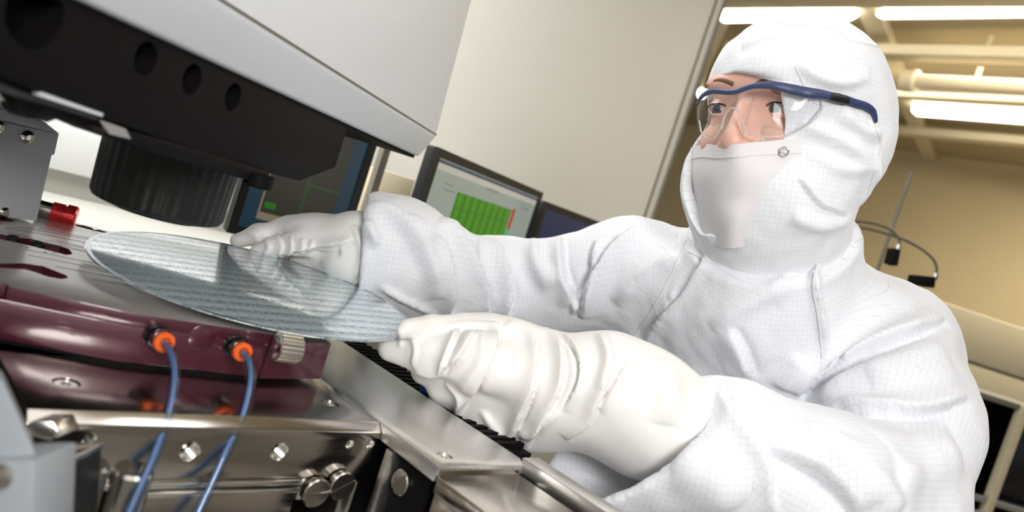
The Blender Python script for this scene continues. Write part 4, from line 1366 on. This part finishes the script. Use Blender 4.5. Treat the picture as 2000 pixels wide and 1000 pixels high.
# grey painted guard, bottom left corner ----------------------------------------
gd = thing('grey_guard', P(20, 900, 0.36) , 'blurred grey painted angular guard at the bottom left edge', 'machine guard')
g1 = [P(-120, 700, 0.33), P(12, 770, 0.36), P(62, 868, 0.36), P(-120, 905, 0.30)]
prism('sloped_cover', [P(-160, 640, .36), P(5, 742, .36), P(70, 885, .36), P(66, 900, .36), (P(-160, 930, .36))], FWD * 0.03 - CX * 0.02, M['guard'], gd, bevel=0.002)
prism('front_panel', [P(-160, 905, .352), P(68, 897, .352), P(60, 1100, .352), P(-160, 1100, .352)], FWD * 0.035, M['guard'], gd, bevel=0.002)
lathe('panel_bolt', P(2, 930, 0.352), -FWD, [(0, 0.006), (0.002, 0.006), (0.003, 0.004)], M['steel'], gd, n=24)
br_ = thing('clamp_bracket', P(105, 900, 0.42), 'steel clamp bracket between the grey guard and the base plate', 'bracket')
prism('clamp_top', [P(60, 822, .425), P(105, 822, .43), P(118, 852, .43), P(100, 862, .43), P(55, 850, .425)], FWD * 0.02, M['steel'], br_, bevel=0.001)
prism('clamp_arm', [P(72, 889, .41), P(148, 889, .42), P(146, 903, .42), P(70, 902, .41)], FWD * 0.03, M['chrome'], br_, bevel=0.001)
prism('clamp_body', [P(75, 903, .413), P(142, 903, .42), P(132, 1060, .43), P(40, 1060, .41)], FWD * 0.03, M['darkplastic'], br_, bevel=0.001)
lathe('clamp_knob', P(100, 940, .413), -FWD, [(0, 0.0085), (0.003, 0.0085), (0.004, 0.0065), (0.004, 0.004), (0.0025, 0.003)], M['steel'], br_, n=32)
lathe('clamp_knob', P(96, 965, .412), -FWD, [(0, 0.006), (0.004, 0.006), (0.005, 0.004)], M['steel'], br_, n=24)

# grey hammer-finish box on the stage, left ---------------------------------------
gb_d = az(21); gb_n = np.cross(gb_d, UP)
if np.dot(gb_n, FWD) > 0: gb_n = -gb_n
gp = Hh(74, 436)
def gpt(x, y): return onplane(x, y, gp, gb_n)
gbx = thing('grey_sensor_box', gp - gb_d * 0.06, 'light grey hammer-finish box with button screws standing on the stage, left', 'instrument box')
prism('housing', [gpt(-140, 208), gpt(-40, 228), gpt(116, 262), gpt(107, 303), gpt(102, 303), gpt(72, 432), gpt(-140, 408)], -gb_n * 0.05, M['greybox'], gbx, bevel=0.0012)
prism('lid', [gpt(-140, 205) + gb_n * 0.0008, gpt(-40, 225) + gb_n * 0.0008, gpt(117, 262) + gb_n * 0.0008, gpt(90, 240), gpt(60, 225), gpt(-20, 208), gpt(-140, 188)], -gb_n * 0.05, M['greybox'], gbx, bevel=0.0008)
for x, y in ((53, 268), (-6, 248)):
    c = gpt(x, y)
    o = lathe('button_screw', c, gb_n, [(0, 0.0072), (0.0010, 0.0070), (0.0028, 0.0052), (0.0036, 0.0030), (0.0026, 0.0024)], M['chrome'], gbx, n=28)
lathe('latch', gpt(4, 413), gb_n, [(0, 0.005), (0.004, 0.005), (0.006, 0.003)], M['chrome'], gbx, n=20)
rk = thing('red_knob', P(105, 412, 0.775), 'small red anodised knob on a grey collar behind the grey box', 'knob')
rd = az(66)
rc = P(84, 408, 0.78)
lathe('collar', rc - rd * 0.004, rd, [(0, 0.0085), (0.012, 0.0085)], M['steel'], rk, n=28)
lathe('red_ring', rc + rd * 0.008, rd, [(0, 0.0100), (0.011, 0.0102), (0.0112, 0.0088), (0.013, 0.0088), (0.0132, 0.0112), (0.0215, 0.0112), (0.023, 0.0095), (0.023, 0.006)], M['red'], rk, n=36)
prism('stem', [rc - UP * 0.04 + rd * 0.002, rc - UP * 0.04 + rd * 0.006, rc - UP * 0.04 + rd * 0.006 + az(-24) * 0.004, rc - UP * 0.04 + rd * 0.002 + az(-24) * 0.004], UP * 0.034, M['steel'], rk)

# microscope head: painted cover over a black arm, black objective --------------------
MD = az(7)
mh = thing('microscope_head', P(500, 200, 0.8), 'large grey painted microscope head with black arm and knurled black objective, upper left', 'microscope')
LF = np.cross(UP, MD)            # to the left of the arm
L0 = P(818, 306, 1.06); C0 = P(851, 268, 1.06); T0 = P(905, 0, 1.06)
T0 = np.array([C0[0], C0[1], 0]) + (T0 - C0) * np.array([1, 1, 0]) + UP * (C0[2] + 0.42)
sec = [L0, C0, T0, T0 + LF * 0.5, L0 + LF * 0.533]
cov = prism('painted_cover', sec, -MD * 1.0, M['greycover'], mh, bevel=0.003, seg=3)
zb = L0[2]
cg = C0 + (T0 - C0) / np.linalg.norm(T0 - C0) * 0.002 - LF * 0.0004
prism('panel_joint', [cg, cg + UP * 0.0022, cg + UP * 0.0022 + LF * 0.003, cg + LF * 0.003], -MD * 1.0, M['trimdark'], mh)
pl_ = L0 + LF * 0.006 - UP * 0.004
prism('underside', [pl_, pl_ + LF * 0.5, pl_ + LF * 0.5 - MD * 1.0, pl_ - MD * 1.0], UP * 0.006, M['black'], mh)
an_ = -LF                         # outward normal of the arm's visible side
ap = P(655, 330, 0.80)
def apt(x, y, off=0.0): return onplane(x, y, ap + an_ * off, an_)
topz = zb - 0.003
def aptop(x, y):
    p = apt(x, y); return np.array([p[0], p[1], topz])
arm = prism('arm_body', [apt(-60, 128), apt(0, 152), apt(95, 190), apt(200, 232), apt(460, 322), apt(585, 354), apt(655, 328), aptop(655, 328) , aptop(-60, 128)], LF * 0.15, M['black'], mh, bevel=0.0015)
cs_ = []
for x, y, r in ((70, 25, 0.018), (285, 115, 0.0105), (375, 155, 0.0105), (455, 190, 0.0105)):
    c = apt(x, y)
    cs_.append(lambda bm, c=c, r=r: bm_lathe(bm, c + LF * 0.02, an_, [(0, r), (0.04, r)], 30))
cut(arm, cs_)
# rails and plates under the arm
prism('arm_rail', [apt(-40, 168, .002), apt(70, 198, .002), apt(190, 236, .002), apt(190, 228, .002), apt(70, 190, .002), apt(-40, 150, .002)], LF * 0.02, M['blackgloss'], mh)
prism('pale_strip', [apt(92, 184, .004), apt(202, 222, .004), apt(200, 228, .004), apt(90, 192, .004)], LF * 0.008, M['greycover'], mh)
prism('pale_bracket', [apt(194, 234, .003), apt(246, 252, .003), apt(256, 272, .003), apt(214, 262, .003)], LF * 0.01, M['steel'], mh)
prism('lower_plate', [apt(180, 236, .001), apt(330, 276, .001), apt(520, 334, .001), apt(534, 350, .001), apt(505, 358, .001), apt(300, 300, .001), apt(215, 262, .001)], LF * 0.06, M['black'], mh, bevel=0.001)
ocB = P(306, 412, 0.66)
prof = [(0.0, 0.046), (0.002, 0.0515), (0.006, 0.054), (0.050, 0.0555), (0.052, 0.058), (0.076, 0.0585), (0.078, 0.055), (0.11, 0.054)]
lathe('objective', ocB, UP, prof, M['darkplastic'], mh, n=144, ripple=-0.016, nr=36)
lathe('objective_lens', ocB - UP * 0.004, UP, [(0, 0.025), (0.001, 0.034), (0.006, 0.036)], M['blackgloss'], mh, n=48)
lathe('objective_ring', ocB + UP * 0.079, UP, [(0, 0.060), (0.002, 0.062), (0.004, 0.062), (0.006, 0.059)], M['blackgloss'], mh, n=64)
lathe('bolt_head', apt(508, 344, 0.002) - UP * 0.010, UP, [(0, 0.009), (0.002, 0.012), (0.012, 0.012)], M['black'], mh, n=24)
# column holding the head, outside the picture on the left
prism('column', [L0 + LF * 0.40 - MD * 0.62, L0 + LF * 0.52 - MD * 0.62, L0 + LF * 0.52 - MD * 0.80, L0 + LF * 0.40 - MD * 0.80], UP * (0.0 - L0[2]) , M['greycover'], mh)
# dark connectors clipped beneath the arm
cn = thing('cable_connector', P(55, 190, 0.45), 'pair of dark plug connectors hanging under the black arm at the left edge', 'connector')
for pl in ([(-20, 172), (8, 160), (34, 200), (28, 218), (18, 222), (-18, 190)], [(8, 156), (44, 168), (92, 208), (88, 216), (52, 229), (36, 218), (14, 186)]):
    prism('plug', [P(x, y, 0.46) for x, y in pl], FWD * 0.02, M['darkplastic'], cn, bevel=0.001)
tube('plug_wire', catmull([P(30, 170, .47), P(10, 150, .47), P(-30, 140, .47)], 5), 0.003, M['black'], cn, n=8)
lathe('plug_pin', P(4, 190, 0.455), -FWD, [(0, 0.003), (0.003, 0.003), (0.004, 0.002)], M['chrome'], cn, n=16)
# ------------------------------------------------------------------ things behind
M['deskgrey'] = mat('bench_laminate', (0.42, 0.41, 0.37), 0.5)
bench = thing('work_bench', (-0.9, 1.5, 0), 'light grey laminate bench behind the microscope', 'bench')
bp0 = H(95, 360, 0.965)
bp0 = P(150, 383, 1.62); bz = 0.97
bfr = np.array([bp0[0], bp0[1], bz])
nb = np.cross(RC, UP)
if np.dot(nb, FWD) > 0: nb = -nb
b_far = np.array([pe[0], pe[1], 0]) + nb * 0.01
bw_ = 0.62
pts = [b_far + RC * -0.25, b_far - RC * 2.4, b_far - RC * 2.4 + nb * bw_, b_far - RC * 0.25 + nb * bw_]
prism('bench_top', [np.array([p[0], p[1], bz - 0.03]) for p in pts], UP * 0.03, M['deskgrey'], bench, bevel=0.002)
for t in (0.32, 2.3):
    for s in (0.04, bw_ - 0.06):
        q = b_far - RC * t + nb * s; q[2] = 0
        prism('leg', [q, q - RC * 0.04, q - RC * 0.04 + nb * 0.04, q + nb * 0.04], UP * (bz - 0.03), M['trimdark'], bench)

def screen_parts(t, tl, direc, n, wdt, hgt, bez, screen_m, depth=0.02, bm_=None):
    U = direc; Dn = -UP
    def s(x, y, o=0.0): return tl + U * x + Dn * y + n * o
    outer = [s(0, 0), s(wdt, 0), s(wdt, hgt), s(0, hgt)]
    prism('shell', outer, -n * depth, M['darkplastic'], t, bevel=0.004)
    bm = bmesh.new()
    for (x0, y0, x1, y1) in ((0, 0, wdt, bez), (0, hgt - bez, wdt, hgt), (0, bez, bez, hgt - bez), (wdt - bez, bez, wdt, hgt - bez)):
        bm_prism(bm, [s(x0, y0), s(x1, y0), s(x1, y1), s(x0, y1)], n * 0.006)
    bm_obj('bezel', bm, M['darkplastic'], t)
    prism('screen', [s(bez, bez, 0.0005), s(wdt - bez, bez, .0005), s(wdt - bez, hgt - bez, .0005), s(bez, hgt - bez, .0005)], n * 0.002, screen_m, t)
    # neck and foot down to the bench
    base_z = bz
    q0 = s(wdt * .38, hgt * .5, -depth); q1 = s(wdt * .62, hgt * .5, -depth)
    nk = [q0, q1, q1 - n * 0.03, q0 - n * 0.03]
    nk = [np.array([p[0], p[1], base_z]) for p in nk]
    prism('neck', nk, UP * (tl[2] - hgt * .5 - base_z), M['darkplastic'], t)
    f = [s(wdt * .25, 0, 0.06), s(wdt * .75, 0, 0.06), s(wdt * .75, 0, -0.12), s(wdt * .25, 0, -0.12)]
    prism('foot', [np.array([p[0], p[1], base_z]) for p in f], UP * 0.012, M['darkplastic'], t, bevel=0.003)
    return s
def emis(name, col, st=1.0):
    return mat(name, tuple(c * 0.05 for c in col), 0.25, emit=col, estr=st)
def flat(name, s, r, o, m, t):
    x0, y0, x1, y1 = r
    return prism(name, [s(x0, y0, o), s(x1, y0, o), s(x1, y1, o), s(x0, y1, o)], (s(0, 0, 1) - s(0, 0, 0)) * 0.0004, m, t)
def nrm(direc, p):
    n = np.cross(direc, UP)
    return -n if np.dot(n, p - CAM) > 0 else n
# centre monitor with the green chart
dB = az(22); tlB = P(852, 286, 1.36); nB = nrm(dB, tlB)
trB = onplane(1057, 378, tlB, nB); wB = float(np.dot(trB - tlB, dB))
mB = thing('monitor', (tlB[0], tlB[1], bz), 'black monitor showing a green bar chart behind the right sleeve', 'monitor')
sB = screen_parts(mB, tlB, dB, nB, wB, 0.30, 0.016, emis('screen_grey', (0.26, 0.29, 0.25), 1.0))
scr = [o for o in mB.children if o.name.startswith('screen')][0]
def inv(px, py, tl, n, d):   # picture point to screen coordinates
    p = onplane(px, py, tl, n); v = p - tl
    return float(np.dot(v, d)), float(-v[2])
E_dgreen = emis('chart_green', (0.035, 0.15, 0.008)); E_lgreen = emis('chart_light_green', (0.055, 0.22, 0.012)); E_line = emis('chart_line', (0.03, 0.12, 0.01)); E_red = emis('chart_red', (0.34, 0.045, 0.02)); E_teal = emis('chart_teal', (0.03, 0.36, 0.14)); E_grey = emis('screen_toolbar', (0.42, 0.40, 0.34)); E_txt = emis('screen_text', (0.16, 0.17, 0.15)); E_navyb = emis('title_bar', (0.03, 0.05, 0.09))
x0, y0 = inv(892, 374, tlB, nB, dB); x1, _ = inv(996, 412, tlB, nB, dB)
hb_ = y0 + 0.135
flat('chart', sB, (x0, y0, x1, hb_), 0.0026, E_dgreen, scr)
nc_ = 8
for i in range(nc_):
    a = x0 + (x1 - x0) * (i + 0.22) / nc_; b = x0 + (x1 - x0) * (i + 0.80) / nc_
    flat('chart_bar', sB, (a, y0 + 0.001, b, hb_ - 0.001), 0.0030, E_lgreen, scr)
for k in (0.22, 0.62):
    flat('chart_rule', sB, (x0, y0 + (hb_ - y0) * k, x1, y0 + (hb_ - y0) * k + 0.0018), 0.0034, E_line, scr)
flat('legend_red', sB, (x1 + 0.006, y0 - 0.004, x1 + 0.022, y0 + 0.045), 0.0030, E_red, scr)
flat('legend_green', sB, (x1 + 0.002, y0 + 0.045, x1 + 0.020, hb_), 0.0030, E_teal, scr)
flat('title_bar', sB, (0.018, 0.018, wB - 0.018, 0.024), 0.0028, E_navyb, scr)
flat('tool_bar', sB, (0.018, 0.024, wB - 0.018, 0.036), 0.0028, E_grey, scr)
xm = (x0 + x1) / 2
for (a, b, c, d) in ((xm - 0.02, y0 - 0.028, xm + 0.045, y0 - 0.0235), (0.07, 0.055, 0.10, 0.058), (0.07, 0.066, 0.115, 0.069), (wB - 0.10, 0.05, wB - 0.05, 0.053)):
    n_ = 7
    for i in range(n_):
        flat('text_mark', sB, (a + (c - a) * i / n_, b, a + (c - a) * (i + .7) / n_, d), 0.0030, E_txt, scr)
# second monitor to the right, dark blue screen
dC = az(31); tlC = P(1062, 392, 1.82); nC = nrm(dC, tlC)
mC = thing('monitor', (tlC[0], tlC[1], bz), 'dark monitor with a plain navy screen, partly hidden by the right shoulder', 'monitor')
sC = screen_parts(mC, tlC, dC, nC, 0.38, 0.30, 0.016, emis('screen_navy', (0.006, 0.014, 0.055)))
# left monitor behind the objective
dA = az(52); trA = P(747, 240, 1.30); nA = nrm(dA, trA)
blA = onplane(440, 452, trA, nA)
wA = float(np.dot(trA - blA, dA)); hA = float(trA[2] - blA[2])
tlA = trA - dA * wA
mA = thing('monitor', (tlA[0], tlA[1], bz), 'black monitor with a dark scope window and teal border behind the objective', 'monitor')
sA = screen_parts(mA, tlA, dA, nA, wA, hA, 0.014, emis('screen_teal', (0.008, 0.026, 0.042)))
scA = [o for o in mA.children if o.name.startswith('screen')][0]
xa, ya = inv(506, 412, tlA, nA, dA); xb, yb = inv(688, 290, tlA, nA, dA)
xw, yw = inv(665, 440, tlA, nA, dA)
flat('window_frame', sA, (xa - 0.003, 0.03, xb, ya + 0.012), 0.0028, emis('window_edge', (0.16, 0.13, 0.085)), scA)
flat('scope_window', sA, (xa, 0.038, xb, ya), 0.0033, emis('scope_dark', (0.022, 0.020, 0.013)), scA)
xg, yg = inv(600, 360, tlA, nA, dA)
flat('scope_line', sA, (xg - 0.0015, 0.04, xg + 0.0015, ya), 0.0038, emis('scope_green', (0.02, 0.055, 0.01)), scA)
flat('scope_line', sA, (xg, yg - 0.0015, xb, yg + 0.0015), 0.0038, emis('scope_green2', (0.02, 0.055, 0.01)), scA)
flat('scope_mark', sA, (xa + 0.004, ya - 0.018, xa + 0.022, ya - 0.008), 0.0038, emis('scope_bright', (0.01, 0.11, 0.01)), scA)
# dark upright panel edge right of it
q = P(735, 340, 1.42); q[2] = bz
tag(prism('partition_post', [q, q + dA * 0.014, q + dA * 0.014 - nA * 0.02, q - nA * 0.02], UP * 0.42, M['trimdark']), 'thin dark upright post between the two left monitors', 'post')
# tan wall box between the monitors
q = P(812, 352, 1.75); 
tag(prism('tan_box', [q, q - RC * 0.10, q - RC * 0.10 - UP * 0.13, q - UP * 0.13], -nb * 0.05, M['wall_low'], bevel=0.003), 'small tan box on the wall left of the chart monitor', 'wall box')
# white cabinet on the bench behind the grey box
def pxof(p):
    v = np.asarray(p) - CAM; d = np.dot(v, FWD); return 1000 + FPX * np.dot(v, CX) / d
tt = min(np.linspace(0.5, 2.6, 200), key=lambda t: abs(pxof(b_far - RC * t + nb * 0.22 + UP * 0.02) - 262))
cb0 = b_far - RC * (tt + 0.10) + nb * 0.22; cb0[2] = bz
cab = thing('white_cabinet', cb0, 'bright white instrument cabinet on a grey plinth behind the grey box', 'cabinet')
cR = cb0 + RC * 0.10
prism('plinth', [cR, cR - RC * 0.7, cR - RC * 0.7 - nb * 0.20, cR - nb * 0.20], UP * 0.045, M['deskgrey'], cab)  # grey block stands in for the shadow gap under the case
M['white_hi'] = M['white']
prism('case', [cR + nb * 0.01 + UP * 0.045, cR - RC * 0.7 + nb * 0.01 + UP * 0.045, cR - RC * 0.7 - nb * 0.21 + UP * 0.045, cR - nb * 0.21 + UP * 0.045], UP * 0.145, M['white'], cab, bevel=0.004)
prism('cap', [cR + nb * 0.0 + UP * 0.19, cR - RC * 0.7 + UP * 0.19, cR - RC * 0.7 - nb * 0.21 + UP * 0.19, cR - nb * 0.21 + UP * 0.19], UP * 0.35, M['white'], cab, bevel=0.004)

# ceiling run on the right --------------------------------------------------------------
M['tubeglow'] = mat('lamp_diffuser', (0.9, 0.9, 0.85), 0.4, emit=(1.0, 0.95, 0.80), estr=9)
def ceil_lamp(px0, px1, z, wdt, label, ext=0.0):
    a = H(*px0, z); b_ = H(*px1, z)
    d = b_ - a; d /= np.linalg.norm(d); n = np.cross(UP, d); b_ = b_ + d * ext
    t = thing('ceiling_light', (a + b_) / 2, label, 'light', 'fluorescent ceiling lights')
    h = wdt / 2
    prism('housing', [a - n * h * 1.5 + UP * 0.03 - d * 0.04, b_ - n * h * 1.5 + UP * 0.03 + d * 0.04, b_ + n * h * 1.5 + UP * 0.03 + d * 0.04, a + n * h * 1.5 + UP * 0.03 - d * 0.04], UP * (ZC - z - 0.03), M['beam'], t)
    L = np.linalg.norm(b_ - a)
    lathe('tube', a, d, [(0, h * 0.55), (0.03, h), (L - 0.03, h), (L, h * .55)], M['tubeglow'], t, n=16)
ceil_lamp((1715, 26), (2000, 21), 2.58, 0.05, 'bright fluorescent ceiling light at the top right corner', 1.0)
ceil_lamp((1408, 33), (1565, 29), 2.58, 0.062, 'bright fluorescent ceiling light directly above the hood', 0.3)
ceil_lamp((1785, 212), (2000, 227), 2.58, 0.085, 'bright fluorescent ceiling light right of the hood, below the pipes', 1.0)
q = P(1366, 182, 5.0)
t = thing('ceiling_light', q, 'small round glowing ceiling light left of the hood', 'light', 'fluorescent ceiling lights')
lathe('bulb', q, -RS, [(0, 0.02), (0.01, 0.032), (0.03, 0.032), (0.04, 0.02)], M['tubeglow'], t, n=20)
lathe('rod', q, UP, [(0, 0.008), (ZC - q[2], 0.008)], M['beam'], t, n=8)
def ceil_bar(px0, px1, z, wdt, hgt, name, label, cat, m, group=None, back=0.0, fwd_=1.5):
    a = H(*px0, z); b_ = H(*px1, z)
    d = b_ - a; d /= np.linalg.norm(d); n = np.cross(UP, d); h = wdt / 2
    a = a - d * back; b_ = b_ + d * fwd_
    o = prism(name, [a - n * h, b_ - n * h, b_ + n * h, a + n * h], UP * hgt, m, bevel=0.004)
    tag(o, label, cat, group); return o
ceil_bar((1740, 112), (2000, 120), 2.50, 0.10, 0.05, 'ceiling_beam', 'cream ceiling beam level with the top of the hood', 'beam', M['beam'], 'ceiling beams', 1.0)
ceil_bar((1745, 262), (2000, 285), 2.55, 0.10, 0.05, 'ceiling_beam', 'cream ceiling beam just below the lowest long lamp', 'beam', M['beam'], 'ceiling beams', 1.5)
ceil_bar((1690, 12), (1810, 300), 2.60, 0.10, 0.05, 'ceiling_beam', 'cream cross beam slanting down behind the hood', 'beam', M['beam'], 'ceiling beams', 1.0, 0.2)
ceil_bar((1400, 8), (2000, 2), 2.55, 0.12, 0.05, 'ceiling_beam', 'cream ceiling beam along the top edge of the picture', 'beam', M['beam'], 'ceiling beams', 0.6)
ceil_bar((1330, 230), (1400, 60), 2.60, 0.10, 0.05, 'ceiling_beam', 'cream ceiling beam between the beige wall and the hood', 'beam', M['beam'], 'ceiling beams', 1.0, 0.2)
a = H(1778, 158, 2.42); b_ = H(2000, 170, 2.42); d = (b_ - a) / np.linalg.norm(b_ - a)
pt = thing('ceiling_pipe', a, 'cream pipe with a flange end hanging from the ceiling', 'pipe')
lathe('pipe', a, d, [(0, 0.034), (0.03, 0.034), (4.2, 0.034)], M['beam'], pt, n=20)
lathe('flange', a - d * 0.05, d, [(0, 0.02), (0.02, 0.055), (0.08, 0.055), (0.09, 0.04)], M['beam'], pt, n=24)
for k in (0.3, 1.6, 2.9):
    lathe('hanger', a + d * k, UP, [(0, 0.012), (ZC - 2.42, 0.012)], M['beam'], pt, n=8)
a = H(1740, 186, 2.45); b_ = H(2000, 198, 2.45)
ceil_bar((1740, 190), (2000, 203), 2.45, 0.05, 0.03, 'cable_tray', 'cream cable tray under the ceiling pipe', 'cable tray', M['beam'], None, 0.6)

# pale cabinet row below the tan wall
dW = az(83); q = P(1880, 602, 3.3); nW = nrm(dW, q)
cw = thing('wall_cabinet', (q[0], q[1], 0), 'long pale cream cabinet row under the tan wall, right edge', 'cabinet')
z2 = P(1885, 705, 3.3)[2]
def rowbox(nm, zl, zh, m, o=0.0):
    p0 = np.array([q[0], q[1], zl]) - dW * 0.9 + nW * o; p1 = p0 + dW * 3.2
    return prism(nm, [p0, p1, p1 - nW * 0.5, p0 - nW * 0.5], UP * (zh - zl), m, cw, bevel=0.006)
rowbox('upper_panel', z2 + 0.006, q[2], M['wall_low']); rowbox('lower_panel', 0.9, z2 - 0.006, M['wall_low']); rowbox('gap_strip', 0.9, q[2] - 0.01, M['trimdark'], -0.01); rowbox('base_panel', 0.0, 0.9, M['wall_low'], -0.01)
# mast with two cables over the shoulder
pm0 = P(1781, 335, 2.0)
mast = thing('cable_mast', (pm0[0], pm0[1], 0), 'thin upright mast with looping cables above the shoulder, right of the hood', 'mast')
lathe('rod', (pm0[0], pm0[1], 0.0), UP, [(0, 0.0045), (pm0[2], 0.0045), (pm0[2] + 0.004, 0.003)], M['trimdark'], mast, n=12)
lathe('foot', (pm0[0], pm0[1], 0.0), UP, [(0, 0.15), (0.02, 0.14), (0.03, 0.02)], M['trimdark'], mast, n=32)
cl_ = mat('cable_grey', (0.12, 0.10, 0.07), 0.5)
for lab, pl, cn_ in (('short looped cable ending in the upper black plug behind the neck', [(1640, 432), (1690, 434), (1735, 446), (1755, 465), (1756, 482)], [(1748, 484), (1760, 488), (1754, 520), (1740, 514)]),
                     ('long looped cable ending in the lower black plug above the shoulder', [(1640, 440), (1700, 448), (1770, 470), (1815, 498), (1829, 520), (1828, 538)], [(1790, 537), (1829, 541), (1826, 563), (1786, 556)])):
    t = thing('hanging_cable', P(*pl[0], 1.9), lab, 'cable', 'cables behind the shoulder')
    tube('wire', catmull([P(x, y, 1.9) for x, y in pl], 6), 0.0035, cl_, t, n=10)
    x_, y_ = pl[-1]
    lathe('ferrule', P(x_, y_ - 4, 1.9), P(x_ - 3, y_ + 10, 1.9) - P(x_, y_ - 4, 1.9), [(0, 0.006), (0.016, 0.007)], M['chrome'], t, n=14)
    prism('plug', [P(x, y, 1.885) for x, y in cn_], FWD * 0.04, M['black'], t, bevel=0.002)
# dark equipment rack, bottom right
rq = P(1915, 765, 2.6)
rk_ = thing('equipment_rack', (rq[0], rq[1], 0), 'dark open equipment rack with pale posts at the lower right edge', 'rack')
rz = rq[2]
def rb(nm, x0, x1, z0, z1, dep0, dep1, m, bev=0.003):
    p0 = np.array([rq[0], rq[1], 0]) + dW * x0 - nW * dep0
    p1 = np.array([rq[0], rq[1], 0]) + dW * x1 - nW * dep0
    return prism(nm, [p0 + UP * z0, p1 + UP * z0, p1 - nW * (dep1 - dep0) + UP * z0, p0 - nW * (dep1 - dep0) + UP * z0], UP * (z1 - z0), m, rk_, bevel=bev)
rb('back_panel', -0.25, 1.2, 0.02, rz, 0.35, 0.38, M['black'])
rb('top_panel', -0.25, 1.2, rz - 0.02, rz, 0.0, 0.35, M['trimdark'])
rb('side_panel', -0.27, -0.25, 0.0, rz, 0.0, 0.38, M['trimdark'])
for x in (0.16, 0.62, 1.15):
    rb('post', x, x + 0.03, 0.0, rz, -0.01, 0.02, M['wall_low'])
for z in (rz - 0.36, rz - 0.75): rb('shelf', -0.25, 1.2, z, z + 0.025, -0.005, 0.35, M['steel'])
rb('shelf_bar', -0.25, 1.2, rz - 0.42, rz - 0.39, -0.02, 0.0, M['deskgrey'])
rb('module', -0.12, 0.08, rz - 0.33, rz - 0.12, 0.02, 0.3, M['darkplastic'])
rb('module', 0.22, 0.55, rz - 0.33, rz - 0.05, 0.06, 0.3, M['blackgloss'])
rb('red_label', -0.02, 0.07, rz - 0.415, rz - 0.393, -0.024, -0.02, M['red'], 0)
